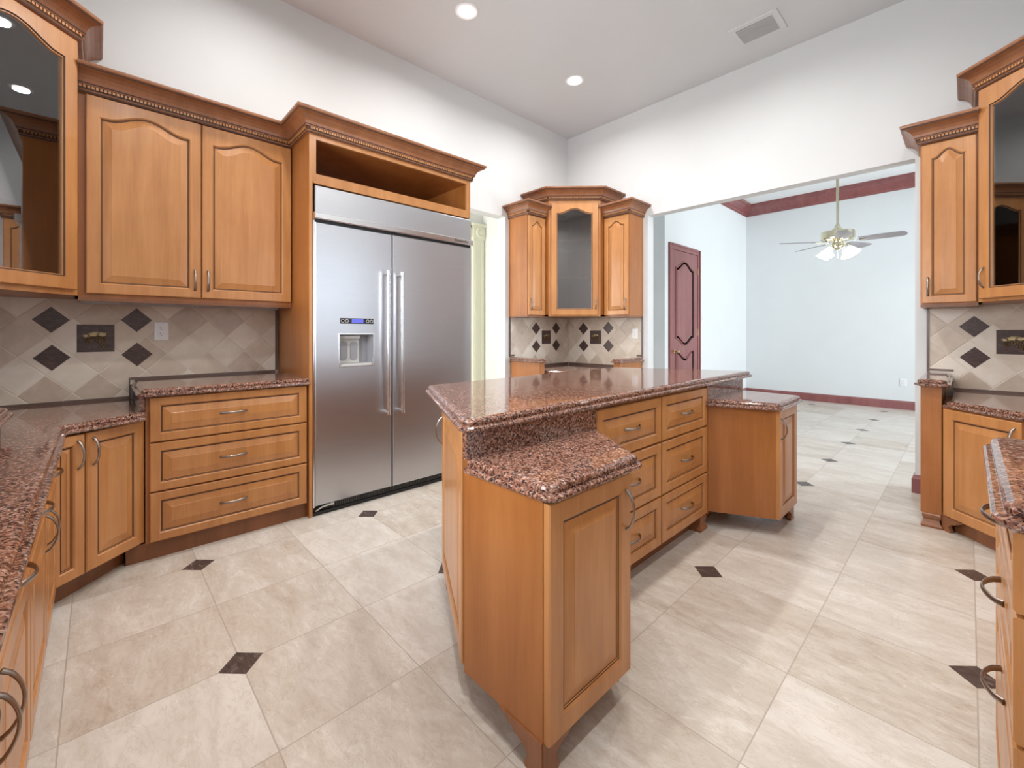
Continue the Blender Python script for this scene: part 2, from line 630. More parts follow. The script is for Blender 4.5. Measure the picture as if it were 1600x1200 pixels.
def panel_front(fr, u0, u1, z0, z1, n0, thick=0.022, rail=0.055, arch=0.0, glass=False, mb=None, nseg=16):
    """frame-and-raised-panel front; material 0 wood, 1 glaze in the grooves"""
    mb = mb or MB()

    def loop(d, n, drop=0.0):
        zt = z1 - d
        pts = [(u0 + d, z0 + d), (u1 - d, z0 + d)]
        for k in range(nseg + 1):
            t = 1 - 2 * k / nseg
            uu = (u0 + u1) / 2 + (u1 - u0 - 2 * d) / 2 * t
            pts.append((uu, zt - drop * (1 - arch_fn(t))))
        return [fr.P(u, n, z) for u, z in pts]
    N = n0 + thick
    if glass:
        L = [loop(0, n0), loop(0, N - 0.004), loop(0.004, N), loop(rail, N, arch), loop(rail + 0.006, N - 0.005, arch),
             loop(rail + 0.009, N - 0.005, arch), loop(rail + 0.012, n0 + 0.004, arch), loop(rail + 0.012, n0, arch)]
        mis = [0, 0, 0, 1, 0, 0, 0]
        mb.loops(L, mis, cap0=False, cap1=False)
        n = len(L[0])
        a = len(mb.v) - n
        b = len(mb.v) - len(L) * n
        for i in range(n):
            j = (i + 1) % n
            mb.f.append([a + i, a + j, b + j, b + i])
            mb.m.append(0)
        return mb
    bev = min(0.034, (u1 - u0) * 0.12, (z1 - z0) * 0.16)
    L = [loop(0, n0), loop(0, N - 0.004), loop(0.004, N), loop(rail - 0.002, N, arch), loop(rail + 0.004, N - 0.006, arch),
         loop(rail + 0.0075, N - 0.0065, arch), loop(rail + 0.0085, N - 0.0095, arch), loop(rail + 0.0115, N - 0.0095, arch),
         loop(rail + 0.012 + bev, N - 0.0015, arch), loop(rail + 0.0135 + bev, N - 0.0005, arch)]
    mb.loops(L, [0, 0, 0, 0, 1, 0, 1, 0, 0])
    return mb


def glass_pane(fr, u0, u1, z0, z1, n, rail, arch, nseg=16):
    mb = MB()
    d = rail + 0.010

    def loop(nn):
        pts = [(u0 + d, z0 + d), (u1 - d, z0 + d)]
        for k in range(nseg + 1):
            t = 1 - 2 * k / nseg
            pts.append(((u0 + u1) / 2 + (u1 - u0 - 2 * d) / 2 * t, z1 - d - arch * (1 - arch_fn(t))))
        return [fr.P(u, nn, z) for u, z in pts]
    return mb.loops([loop(n), loop(n + 0.003)])


def pull(fr, u, z, n, vertical, length=0.125, parent=None):
    mb = MB()
    pts, ra, rb = [], [], []
    K = 14
    for k in range(K + 1):
        s = -1 + 2 * k / K
        h = n + 0.001 + 0.029 * max(0.0, math.cos(s * math.pi / 2)) ** 0.62
        a = s * length / 2
        pts.append(fr.P(u + (0 if vertical else a), h, z + (a if vertical else 0)))
        ra.append(0.0055 + 0.0015 * abs(s))
        rb.append(0.0032 + 0.0012 * abs(s) ** 3)
    side = fr.P(1, 0, 0) if vertical else (0, 0, 1)
    if vertical:
        side = (fr.u[0], fr.u[1], 0)
    mb.tube(pts, ra, rb, side, 10)
    return mb.build('handle', M_NICKEL, parent, True)


def door(parent, fr, u0, u1, z0, z1, n0, arch=0.0, hand=None, name='door', rail=0.055, glass=False, hz=None):
    d = panel_front(fr, u0, u1, z0, z1, n0, 0.022, rail, arch, glass).build(name, [M_WOOD, M_GLAZE], parent)
    if glass:
        g = glass_pane(fr, u0, u1, z0, z1, n0 + 0.006, rail, arch).build('glass_pane', M_GLASS, d)
    if hand:
        uu = u0 + 0.03 if hand == 'l' else u1 - 0.03
        pull(fr, uu, hz, n0 + 0.022, True, 0.125, d)
    return d


def drawer(parent, fr, u0, u1, z0, z1, n0, rail=0.042, hz=None, hu=None):
    d = panel_front(fr, u0, u1, z0, z1, n0, 0.022, rail).build('drawer', [M_WOOD, M_GLAZE], parent)
    pull(fr, (u0 + u1) / 2 if hu is None else hu, (z0 + z1) / 2 if hz is None else hz, n0 + 0.0215, False, 0.13, d)
    return d


CROWN = [(0.0, 0.0), (0.014, 0.0), (0.016, 0.008), (0.020, 0.014), (0.020, 0.020), (0.018, 0.021), (0.018, 0.036), (0.027, 0.037),
         (0.029, 0.042), (0.031, 0.048), (0.036, 0.064), (0.047, 0.082), (0.063, 0.095), (0.080, 0.102), (0.088, 0.104), (0.090, 0.110),
         (0.097, 0.113), (0.099, 0.120), (0.099, 0.130), (0.0, 0.130)]
CROWN_M = [0, 1, 0, 1, 1, 1, 0, 0, 1, 0, 0, 0, 0, 0, 1, 0, 0, 0, 0, 0]


def sweep_pts(path, d):
    out = []
    n = len(path)
    for i in range(n):
        ns = []
        for a, b in ((i - 1, i), (i, i + 1)):
            if a < 0 or b >= n:
                continue
            t = (Vector(path[b]) - Vector(path[a])).normalized()
            ns.append(Vector((t.y, -t.x)))
        if len(ns) == 2:
            m = (ns[0] + ns[1]) / (1 + ns[0].dot(ns[1]))
        else:
            m = ns[0]
        p = Vector(path[i]) + m * d
        out.append((p.x, p.y))
    return out


def sweep(path, prof, z, mis=None, mb=None):
    mb = mb or MB()
    cols = [sweep_pts(path, d) for d, _ in prof]
    L = []
    for i in range(len(path)):
        L.append([(cols[k][i][0], cols[k][i][1], z + prof[k][1]) for k in range(len(prof))])
    n = len(prof)
    b = len(mb.v)
    for l in L:
        mb.v += l
    for k in range(len(L) - 1):
        for i in range(n):
            j = (i + 1) % n
            mb.f.append([b + k * n + i, b + k * n + j, b + (k + 1) * n + j, b + (k + 1) * n + i])
            mb.m.append(mis[i] if mis else 0)
    mb.f.append([b + i for i in range(n)])
    mb.m.append(0)
    mb.f.append([b + (len(L) - 1) * n + i for i in range(n - 1, -1, -1)])
    mb.m.append(0)
    return mb


def crown(path, z, parent):
    mb = sweep(path, CROWN, z, CROWN_M)
    for i in range(len(path) - 1):       # carved dentil band
        fr = Fr.between(path[i], path[i + 1])
        pitch = 0.0165
        k = max(1, int(fr.w / pitch))
        for j in range(k):
            u = (j + 0.5) * fr.w / k
            mb.fbox(fr, u - 0.0055, u + 0.0055, 0.017, 0.0255, z + 0.022, z + 0.0355, 2)
    return mb.build('crown_moulding', [M_CROWN, M_GLAZE, M_WOOD], parent)


def bracket(mb, fr, u, w, z1, n1, dirn=1):
    """ogee bracket foot plate on one face: starts at the corner u and runs in direction dirn"""
    prof = [(0, 0), (0.045, 0), (0.050, 0.012), (0.044, 0.024), (0.040, 0.036), (0.046, 0.050), (0.062, 0.062), (0.080, 0.067),
            (0.084, 0.076), (0.100, 0.080), (0.108, 0.090), (0.122, 0.094), (0.126, 0.1), (0, 0.1)]
    pts = [(u + dirn * a * w / 0.126, b * z1 / 0.1) for a, b in prof]
    return mb.fprism(fr, pts, n1 - 0.022, n1)


# ------------------------------------------------------------------ the shell
def struct(name, mb, mat):
    return tag(mb.build(name, mat), kind='structure')


struct('floor', MB().box(-5.6, 3.4, -0.9, 9.3, -0.12, 0.0), M_FLOOR)
TH = 0.13
# wall A with the doorway beside the corner cabinet
w = MB()
w.box(XA - TH, XA, YD - TH, 2.34, 0, HC).box(XA - TH, XA, 3.30, YB + 0.12, 0, HC).box(XA - TH, XA, 2.34, 3.30, 2.49, HC)
struct('wall_left', w, M_WALL)
# wall B with the wide opening
w = MB()
w.box(XA, -2.45, YB, YB + 0.12, 0, HC).box(-0.275, XC + TH, YB, YB + 0.12, 0, HC).box(-2.45, -0.275, YB, YB + 0.12, 2.49, HC)
struct('wall_back', w, M_WALL)
# wall C (right) with an added, unseen window over the worktop, wall D (behind the camera) with an added, unseen window over the sink ledge
w = MB()
w.box(XC, XC + TH, YD - TH, 1.65, 0, HC).box(XC, XC + TH, 3.25, YB, 0, HC).box(XC, XC + TH, 1.65, 3.25, 0, 1.05).box(XC, XC + TH, 1.65, 3.25, 2.45, HC)
struct('wall_right', w, M_WALL)
w = MB()
w.box(XA, -2.4, YD - TH, YD, 0, HC).box(-0.6, XC, YD - TH, YD, 0, HC).box(-2.4, -0.6, YD - TH, YD, 0, 1.10).box(-2.4, -0.6, YD - TH, YD, 2.45, HC)
struct('wall_front', w, M_WALL)
struct('ceiling', MB().box(XA - TH, XC + TH, YD - TH, YB + 0.12, HC, HC + 0.1), M_CEIL)


def window(name, fr, w, z0, z1, nx, nz):
    f = MB()
    for u0, u1, a, b in ((0, 0.05, z0, z1), (w - 0.05, w, z0, z1), (0.05, w - 0.05, z0, z0 + 0.05), (0.05, w - 0.05, z1 - 0.05, z1)):
        f.fbox(fr, u0, u1, -0.09, -0.03, a, b)
    for k in range(1, nx):
        u = w * k / nx
        f.fbox(fr, u - 0.012, u + 0.012, -0.075, -0.045, z0 + 0.05, z1 - 0.05)
    for k in range(1, nz):
        z = z0 + (z1 - z0) * k / nz
        f.fbox(fr, 0.05, w - 0.05, -0.074, -0.046, z - 0.012, z + 0.012)
    o = struct(name, f, M_WHITE)
    MB().fbox(fr, 0.045, w - 0.045, -0.062, -0.058, z0 + 0.045, z1 - 0.045).build('glass_pane', M_PANE, o)


window('added_window_right', Fr(XC, 3.25, -1, 0), 1.6, 1.05, 2.45, 2, 2)  # unseen window, made up to let light in from the right
window('added_window_front', Fr(-0.6, YD, 0, 1), 1.8, 1.10, 2.45, 2, 1)  # unseen window, made up to light the kitchen from behind the camera

# family room beyond the opening
struct('wall_far', MB().box(XA - TH, XR2 + TH, YF2, YF2 + TH, 0, H2), M_WALL2)
w = MB()
w.box(XL2 - 0.75, XL2, 5.80, YF2, 0, H2)
struct('wall_family_left', w, M_WALL2)
struct('wall_passage', MB().box(-3.72, -3.59, YB + 0.12, 5.80, 0, H2), M_HALL)
w = MB()
w.box(XR2, XR2 + TH, YB + 0.12, 5.4, 0, H2).box(XR2, XR2 + TH, 8.6, YF2, 0, H2).box(XR2, XR2 + TH, 5.4, 8.6, 0, 0.4).box(XR2, XR2 + TH, 5.4, 8.6, 2.8, H2)
struct('wall_family_right', w, M_WALL2)
struct('wall_family_front', MB().box(XC + TH, XR2 + TH, YB, YB + 0.12, 0, H2), M_WALL2)
window('window_3', Fr(XR2, 8.6, -1, 0), 3.2, 0.4, 2.8, 3, 2)
struct('ceiling_family', MB().box(-3.72, XR2 + TH, YB + 0.12, YF2 + TH, H2, H2 + 0.1), paint('family_ceiling_paint', (0.86, 0.88, 0.88)))
BASEP = [(0.0, 0.0), (0.018, 0.0), (0.018, 0.105), (0.012, 0.115), (0.010, 0.125), (0.0, 0.132)]
struct('baseboard_far', sweep([(XL2, YF2), (XR2, YF2)], BASEP, 0), M_BURG)
b_ = MB()
sweep([(XL2, 5.80), (XL2, 5.885)], BASEP, 0, None, b_)
sweep([(XL2, 6.94), (XL2, YF2)], BASEP, 0, None, b_)
struct('baseboard_family_left', b_, M_BURG)
struct('baseboard_right', sweep([(-0.275, YB + 0.12), (-0.275, YB), (-0.205, YB)], BASEP, 0), M_BURG)
CROWN2 = [(0.0, 0.0), (0.012, 0.0), (0.016, 0.02), (0.03, 0.035), (0.045, 0.07), (0.08, 0.115), (0.115, 0.135), (0.12, 0.15), (0.135, 0.158), (0.135, 0.20), (0, 0.20)]
struct('trim_1', sweep([(XL2, 5.80), (XL2, YF2), (XR2, YF2)], CROWN2, H2 - 0.20), M_BURG)

# hall behind the doorway in wall A
struct('wall_hall_back', MB().box(-4.85, -4.72, 1.15, 4.05, 0, 3.0), M_HALL)
struct('wall_hall_side', MB().box(-4.72, XA - TH, 3.92, 4.05, 0, 3.0), M_HALL)
w = MB()
w.box(-3.95, XA - TH, 1.02, 1.15, 0, 3.0).box(-4.72, -3.95, 1.02, 1.15, 0, 0.7).box(-4.72, -3.95, 1.02, 1.15, 2.7, 3.0)
struct('wall_hall_front', w, M_HALL)
struct('ceiling_hall', MB().box(-4.85, XA - TH, 1.02, 4.05, 3.0, 3.1), M_HALL)

# ------------------------------------------------------------------ door in the family room
dr = tag(MB().box(XL2, XL2 + 0.002, 5.9, 6.925, 0, 2.49).build('door_1', M_BURG), kind='structure')
fr = Fr(XL2, 5.90, 1, 0)
cas = MB()
for u0, u1, z0, z1 in ((0, 0.085, 0, 2.49), (0.94, 1.025, 0, 2.49), (0.085, 0.94, 2.405, 2.49)):
    cas.fbox(fr, u0, u1, 0.002, 0.022, z0, z1)
    cas.fbox(fr, u0 + (0.0 if u0 < 0.5 else 0.06) * (z0 < 1), u1 if z0 > 1 else (u0 + 0.025 if u0 < 0.5 else u1), 0.022, 0.032, z0 if z0 < 1 else 2.462, z1)
cas.build('door_casing', M_BURG, dr)


def leaf_panel(fr, u0, u1, z0, z1, n, top, bot, amp):
    def loop(d, nn):
        K = 18
        pts = []
        for k in range(K + 1):
            t = -1 + 2 * k / K
            s = bot * amp * (0.5 * (1 + math.cos(math.pi * t)))
            pts.append((u0 + d + (u1 - u0 - 2 * d) * k / K, z0 + d + (amp if bot > 0 else 0) - s if bot else z0 + d))
        for k in range(K + 1):
            t = 1 - 2 * k / K
            s = amp * (0.5 * (1 + math.cos(math.pi * t)))
            zt = z1 - d - (amp if top > 0 else 0) + top * s if top else z1 - d
            pts.append((u0 + d + (u1 - u0 - 2 * d) * (1 - k / K), zt))
        return [fr.P(u, nn, z) for u, z in pts]
    return MB().loops([loop(0, n), loop(0.004, n + 0.012), loop(0.016, n + 0.012), (loop(0.026, n - 0.003)), loop(0.034, n - 0.003), loop(0.075, n + 0.006)],
                      [0, 0, 1, 1, 0])


lf = MB().fbox(fr, 0.088, 0.937, -0.03, 0.014, 0.006, 2.40).build('door_leaf', M_BURG, dr)
leaf_panel(fr, 0.19, 0.80, 0.99, 2.27, 0.014, 1, 1, 0.11).build('panel', [M_BURG, M_BURGD], lf)
leaf_panel(fr, 0.19, 0.80, 0.22, 0.93, 0.014, -1, 0, 0.11).build('panel', [M_BURG, M_BURGD], lf)
h = MB()
h.lathe([(0.0, 0), (0.027, 0.0), (0.027, 0.006), (0.014, 0.012), (0.010, 0.04), (0.018, 0.05), (0.026, 0.062), (0.022, 0.076), (0.0, 0.082)], (XL2 + 0.014, 6.055, 0.92), 16, 0, 'x')
h.build('door_knob', M_BRASS, dr, True)
for z in (0.35, 1.20, 2.15):
    MB().box(XL2 + 0.012, XL2 + 0.027, 6.83, 6.848, z - 0.05, z + 0.05).build('hinge', M_BRASS, dr)

# ------------------------------------------------------------------ cream carved pilaster in the hall
pil = thing('door_casing', 'cream painted fluted casing with a carved rosette block, seen through the doorway beside the refrigerator', 'door casing', (-4.70, 3.83, 0))
f_ = Fr(-4.715, 3.715, 1, 0)
m_ = MB().fbox(f_, 0, 0.19, 0, 0.05, 0, 2.48)
for k in range(2):
    m_.fbox(f_, 0.02 + k * 0.11, 0.06 + k * 0.11, 0.05, 0.058, 0.2, 2.44)
m_.build('shaft', M_CREAM, pil)
m_ = MB().fbox(f_, -0.012, 0.202, 0, 0.065, 2.48, 2.66)
m_.fbox(f_, -0.03, 0.22, 0, 0.085, 2.66, 2.69)
m_.lathe([(0.0, 0), (0.07, 0), (0.07, 0.012), (0.055, 0.02), (0.045, 0.008), (0.03, 0.008), (0.022, 0.022), (0.0, 0.026)], (-4.65, 3.815, 2.57), 20, 0, 'x')
m_.build('rosette_block', M_CREAM, pil, True)
arc = []
for k in range(13):
    a = math.pi / 2 * k / 12
    arc.append((math.cos(a), math.sin(a)))
P_ = [(-0.012 - 0.5 + 0.5 * c, 2.5 + 0.42 * s) for c, s in arc] + [(-0.012 - 0.5 + 0.36 * c, 2.5 + 0.28 * s) for c, s in reversed(arc)]
MB().fprism(f_, P_, 0, 0.04).build('arch_head', M_CREAM, pil)


# ------------------------------------------------------------------ wall plates
def plate(name, label, cat, fr, u, z, n, kind, w_=0.074, h_=0.118):
    p = fr.P(u, n, z)
    t = thing(name, label, cat, p)
    q = [(u - w_ / 2, z - h_ / 2), (u + w_ / 2, z - h_ / 2), (u + w_ / 2, z + h_ / 2), (u - w_ / 2, z + h_ / 2)]
    L = []
    for d, nn in ((0, 0), (0, 0.003), (0.003, 0.006)):
        L.append([fr.P(a + (d if a < u else -d), n + nn, b + (d if b < z else -d)) for a, b in q])
    MB().loops(L).build('cover_plate', M_WHITE, t)
    if kind == 'outlet':
        MB().fbox(fr, u - 0.017, u + 0.017, n + 0.006, n + 0.009, z - 0.035, z + 0.035).build('receptacle', M_WHITE, t)
        s = MB()
        for dz in (0.018, -0.018):
            for du in (-0.007, 0.007):
                s.fbox(fr, u + du - 0.0015, u + du + 0.0015, n + 0.009, n + 0.0095, z + dz - 0.001, z + dz + 0.008)
            s.fbox(fr, u - 0.0022, u + 0.0022, n + 0.009, n + 0.0095, z + dz - 0.010, z + dz - 0.005)
        s.build('slots', M_GREY, t)
    else:
        MB().fbox(fr, u - 0.017, u + 0.017, n + 0.006, n + 0.011, z - 0.034, z + 0.034).build('rocker', M_WHITE, t)
    return t


FA = Fr(XA, 0.0, 1, 0)          # wall A: u = y
FB = Fr(0.0, YB, 0, -1)         # wall B: u = x
plate('outlet', 'white electrical outlet on the diagonal tile backsplash left of the refrigerator', 'outlet', FA, 0.292, 1.20, 0.0115, 'outlet')
plate('outlet', 'white outlet at the right end of the corner cabinet backsplash', 'outlet', FB, -2.60, 1.18, 0.0115, 'outlet', 0.074, 0.118)
plate('light_switch', 'white light switch on the hall wall seen through the doorway beside the refrigerator', 'light switch', Fr(0, 3.92, 0, -1), -4.49, 1.165, 0.001, 'switch', 0.115, 0.12)
plate('light_switch', 'white light switch beside the burgundy door', 'light switch', Fr(XL2, 0, 1, 0), 7.05, 1.43, 0.001, 'switch', 0.08, 0.125)
plate('outlet', 'white outlet low on the far wall above the burgundy baseboard', 'outlet', Fr(0, YF2, 0, -1), -0.70, 0.42, 0.001, 'outlet', 0.08, 0.12)


# ------------------------------------------------------------------ backsplashes
def backsplash(name, label, fr, polys, mat, decos, loc, trims):
    t = thing(name, label, 'backsplash', loc)
    mb = MB()
    for a in polys:
        mb.fbox(fr, a[0], a[1], 0.0005, 0.010, a[2], a[3])
    mb.build('tile_field', mat, t)
    for (cu, cz) in decos:
        for du, dz in ((-0.183, 0.106), (-0.18, -0.109), (0.183, 0.111), (0.185, -0.102)):
            u, z = cu + du, cz + dz
            if not any(a[0] < u < a[1] for a in polys):
                continue
            q = 0.074
            MB().fprism(fr, [(u - q, z), (u, z - q), (u + q, z), (u, z + q)], 0.010, 0.0115).build('accent_tile', M_DARKST, t)
        d = MB().fbox(fr, cu - 0.081, cu + 0.081, 0.010, 0.0125, cz - 0.081, cz + 0.081).build('relief_tile', M_DARKST, t)
        rl = MB()                                  # cast grape cluster
        rnd = random.Random(int(cu * 100) + 7)
        spots = []
        for row, (cnt, zz) in enumerate(((5, 0.006), (5, -0.006), (4, -0.018), (3, -0.03), (2, -0.041), (1, -0.05))):
            for k in range(cnt):
                spots.append((0.012 + (k - (cnt - 1) / 2) * 0.012 + rnd.uniform(-.002, .002) + row * 0.004, zz))
        for row, (cnt, zz) in enumerate(((3, -0.002), (3, -0.014), (2, -0.024))):
            for k in range(cnt):
                spots.append((-0.034 + (k - (cnt - 1) / 2) * 0.011, zz))
        for u, z in spots:
            c = fr.P(cu + u, 0.0135, cz + z)
            rl.lathe([(0.0001, -0.006), (0.0045, -0.0042), (0.0062, 0), (0.0045, 0.0042), (0.0001, 0.006)], c, 8)
        for u, z, r, a in ((-0.012, 0.024, 0.024, 0.3), (0.028, 0.022, 0.022, -0.5), (-0.044, 0.014, 0.015, 0.8)):
            pts = []
            for k in range(10):
                al = 2 * math.pi * k / 10
                rr = r * (1.0 if k % 2 == 0 else 0.62)
                pts.append((cu + u + rr * math.cos(al + a), cz + z + rr * 0.7 * math.sin(al + a)))
            rl.fprism(fr, pts, 0.0125, 0.0165)
        rl.tube([fr.P(cu - 0.03, 0.015, cz + 0.028), fr.P(cu, 0.017, cz + 0.036), fr.P(cu + 0.03, 0.015, cz + 0.032)], 0.003, seg=6)
        rl.build('grape_relief', M_BRONZE, d, True)
    tm = MB()
    for a in trims:
        tm.fbox(fr, a[0], a[1], 0.0005, 0.017, a[2], a[3])
    tm.build('border_strip', M_TRIMST, t)
    return t


backsplash('backsplash', 'diagonal beige tile backsplash under the double wall cabinet left of the refrigerator', FA,
           [(-0.69, -0.081, 0.76, 1.3845), (-0.081, 0.14, 0.76, 1.3615), (0.14, 0.968, 0.87, 1.3615)], splash_mat('diagonal_tile_left', 1, 0.324, 1.058),
           [(-0.011, 1.158)], (XA, 0.2, 0.76), [(0.955, 0.974, 0.915, 1.3615), (0.142, 0.954, 0.900, 0.914), (-0.4, 0.137, 0.785, 0.80), (0.136, 0.141, 0.785, 0.914)])
bs = thing('backsplash', 'two sided diagonal beige tile backsplash under the small corner cabinet beside the opening', 'backsplash', (XA, YB, 0.76))
bp1 = backsplash('backsplash_left', '', FA, [(3.362, 3.639, 0.76, 1.3625), (3.639, 4.398, 0.76, 1.3745)], splash_mat('diagonal_tile_corner_left', 1, 3.978 + 0.335, 1.04), [(3.978, 1.137)], (XA, 3.9, 0.76),
                 [(3.357, 3.372, 0.916, 1.3625), (3.372, 3.43, 0.925, 0.945), (3.44, 4.385, 0.785, 0.812)])
bp2 = backsplash('backsplash_right', '', FB, [(XA + 0.011, -2.826, 0.76, 1.3745), (-2.826, -2.512, 0.76, 1.3625)], splash_mat('diagonal_tile_corner_right', 0, -3.142 + 0.335, 1.04), [(-3.142, 1.137)], (-3.0, YB, 0.76),
                 [(-2.522, -2.507, 0.916, 1.3625), (-2.58, -2.522, 0.925, 0.945), (XA + 0.02, -2.595, 0.785, 0.812)])
for src in (bp1, bp2):
    for ch in list(src.children):
        delta = src.location - bs.location
        ch.parent = bs
        ch.location = delta
    bpy.data.objects.remove(src)
backsplash('backsplash', 'diagonal beige tile backsplash at the right edge beneath the narrow wall cabinet', FB,
           [(-0.205, 0.0445, 0.76, 1.3655), (0.0445, 0.675, 0.76, 1.3845)], splash_mat('diagonal_tile_right', 0, 0.21 + 0.335, 1.032), [(0.21, 1.128)], (0.2, YB, 0.76),
           [(-0.212, -0.198, 0.906, 1.3655), (-0.198, -0.075, 0.918, 0.93), (-0.075, 0.67, 0.785, 0.80)])

# ------------------------------------------------------------------ left wall: double wall cabinet
t = thing('wall_cabinet', 'maple double door wall cabinet with arched panels, left of the refrigerator', 'wall cabinet', (XA, 0.45, 1.375))
FU = Fr(-3.266, 0, 1, 0)
MB().box(XA + 0.001, -3.266, -0.079, 0.977, 1.378, 2.50).build('carcass', M_SIDE, t)
MB().fbox(FU, -0.079, 0.976, -0.03, 0.006, 1.362, 1.380).build('light_rail', M_TOE, t)
door(t, FU, -0.050, 0.455, 1.402, 2.468, 0.0, 0.055, 'r', hz=1.51)
door(t, FU, 0.461, 0.970, 1.402, 2.468, 0.0, 0.055, 'l', hz=1.51)
crown([(-3.262, -0.079), (-3.262, 0.977)], 2.474, t)

# ------------------------------------------------------------------ refrigerator surround
t = thing('refrigerator_surround', 'maple cabinet frame around the refrigerator with open niche on top', 'cabinet', (XA, 1.63, 0))
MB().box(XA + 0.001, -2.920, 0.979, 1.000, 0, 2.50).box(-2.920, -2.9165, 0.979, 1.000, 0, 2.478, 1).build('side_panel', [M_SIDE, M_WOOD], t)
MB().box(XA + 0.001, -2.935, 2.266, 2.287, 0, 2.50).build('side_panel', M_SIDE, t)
m_ = MB()
m_.box(XA + 0.02, -2.94, 1.000, 2.266, 2.165, 2.190).box(XA + 0.02, -2.94, 1.000, 2.266, 2.455, 2.50).box(XA + 0.005, XA + 0.02, 1.0, 2.266, 2.165, 2.50)
m_.build('niche_box', M_SIDE, t)
FS = Fr(-2.938, 0, 1, 0)
m_ = MB()
m_.fbox(FS, 1.0005, 1.022, -0.001, 0.0205, 2.168, 2.49).fbox(FS, 2.246, 2.286, 0.0035, 0.0205, 2.168, 2.49)
m_.fbox(FS, 1.022, 2.246, -0.002, 0.020, 2.168, 2.222).fbox(FS, 1.022, 2.246, -0.002, 0.020, 2.445, 2.49)
m_.fbox(FS, 1.004, 2.266, -0.002, 0.024, 2.158, 2.176)
m_.build('face_frame', M_WOOD, t)
crown([(-3.26, 0.979), (-2.918, 0.979), (-2.918, 2.287), (XA + 0.002, 2.287)], 2.474, t)

# ------------------------------------------------------------------ refrigerator
t = thing('refrigerator', 'large stainless steel side by side refrigerator with ice and water dispenser', 'refrigerator', (-3.2, 1.64, 0))
MB().box(-3.52, -3.015, 1.006, 2.262, 0.0, 2.150).build('body', M_GREY, t)
FF = Fr(-2.952, 0, 1, 0)
m_ = MB()


def rounded_front(fr, u0, u1, z0, z1, n0, n1, r=0.006):
    mb = MB()
    L = []
    for d, n in ((0, n0), (0, n1 - r), (r * 0.3, n1 - r * 0.3), (r, n1)):
        L.append([fr.P(u0 + d, n, z0 + d), fr.P(u1 - d, n, z0 + d), fr.P(u1 - d, n, z1 - d), fr.P(u0 + d, n, z1 - d)])
    return mb.loops(L)


gd = rounded_front(FF, 1.012, 2.287, 1.966, 2.146, -0.062, 0.045).build('top_grille_panel', M_STEEL, t)
tb = rounded_front(FF, 1.002, 2.292, 1.924, 1.968, 0.030, 0.072).build('trim_bar', M_BRIGHT, t)
bd = MB().fbox(FF, 2.075, 2.262, 0.072, 0.0735, 1.931, 1.961).build('badge', M_BRIGHT, tb)
txt = bpy.data.curves.new('badge_text', 'FONT')
txt.body = 'KitchenAid'
txt.size = 0.026
txt.extrude = 0.0004
txt.align_x = 'CENTER'
txt.align_y = 'CENTER'
to = bpy.data.objects.new('badge_text', txt)
COL.objects.link(to)
bpy.context.view_layer.update()
tme = bpy.data.meshes.new_from_object(to.evaluated_get(bpy.context.evaluated_depsgraph_get()))
bpy.data.objects.remove(to)
mb = MB()
for v in tme.vertices:
    mb.v.append(FF.P(2.168 + v.co.x * 1.15, 0.0742 + v.co.z, 1.946 + v.co.y))
for p in tme.polygons:
    mb.f.append(list(p.vertices))
    mb.m.append(0)
mb.build('lettering', M_BLACK, tb)

# left door with a recessed dispenser
U0, U1, Z0, Z1 = 1.012, 1.5535, 0.068, 1.908
du0, du1, dz0, dz1 = 1.165, 1.412, 0.960, 1.184
m_ = MB()
for a, b, c, d in ((U0 + .005, du0, Z0 + .005, Z1 - .005), (du1, U1 - .005, Z0 + .005, Z1 - .005), (du0, du1, Z0 + .005, dz0), (du0, du1, dz1, Z1 - .005)):
    m_.add([FF.P(a, .047, c), FF.P(b, .047, c), FF.P(b, .047, d), FF.P(a, .047, d)], [(0, 1, 2, 3)])
ring = lambda d, n: [FF.P(U0 + d, n, Z0 + d), FF.P(U1 - d, n, Z0 + d), FF.P(U1 - d, n, Z1 - d), FF.P(U0 + d, n, Z1 - d)]
m_.loops([ring(0, -0.060), ring(0, 0.042), ring(0.005, 0.047)], None, True, False)
ld = m_.build('refrigerator_door', M_STEEL, t)
m_ = MB()
q4 = lambda a, b, c, d, n: [FF.P(a, n, c), FF.P(b, n, c), FF.P(b, n, d), FF.P(a, n, d)]
m_.loops([q4(du0 - .004, du1 + .004, dz0 - .004, dz1 + .004, .047), q4(du0 - .003, du1 + .003, dz0 - .003, dz1 + .003, .0505), q4(du0 + .004, du1 - .004, dz0 + .004, dz1 - .004, .0505),
          q4(du0 + .006, du1 - .006, dz0 + .006, dz1 - .006, .045), q4(du0 + .012, du1 - .012, dz0 + .02, dz1 - .012, -.03)], [0, 0, 0, 1], False, True)
dp = m_.build('dispenser', [M_BRIGHT, M_GREY], ld)
m_ = MB().fbox(FF, du0 + .018, du0 + .165, -0.029, -0.010, dz0 + .022, dz1 - .03)
m_.fbox(FF, du0 + .018, du0 + .16, -0.029, 0.02, dz1 - .032, dz1 - .013)
m_.build('dispenser_back', M_LGREY, dp)
for u in (du0 + .055, du0 + .125):
    P_ = []
    for k in range(20):
        a = 2 * math.pi * k / 20
        P_.append((u + 0.025 * math.cos(a), (dz0 + dz1) / 2 - 0.005 + (0.042 if math.sin(a) > 0 else -0.042) + 0.022 * math.sin(a)))
    MB().fprism(FF, P_, -0.010, -0.004).build('paddle', M_GREY, dp)
MB().fbox(FF, du0 + .012, du1 - .012, -0.028, 0.040, dz0 + .006, dz0 + .02).build('drip_tray', M_LGREY, dp)
cp = rounded_front(FF, 1.173, 1.410, 1.252, 1.290, 0.0465, 0.0495, 0.0015).build('control_panel', M_BLACK, ld)
MB().fbox(FF, 1.252, 1.335, 0.0495, 0.050, 1.257, 1.285).build('screen', M_SCREEN, cp)
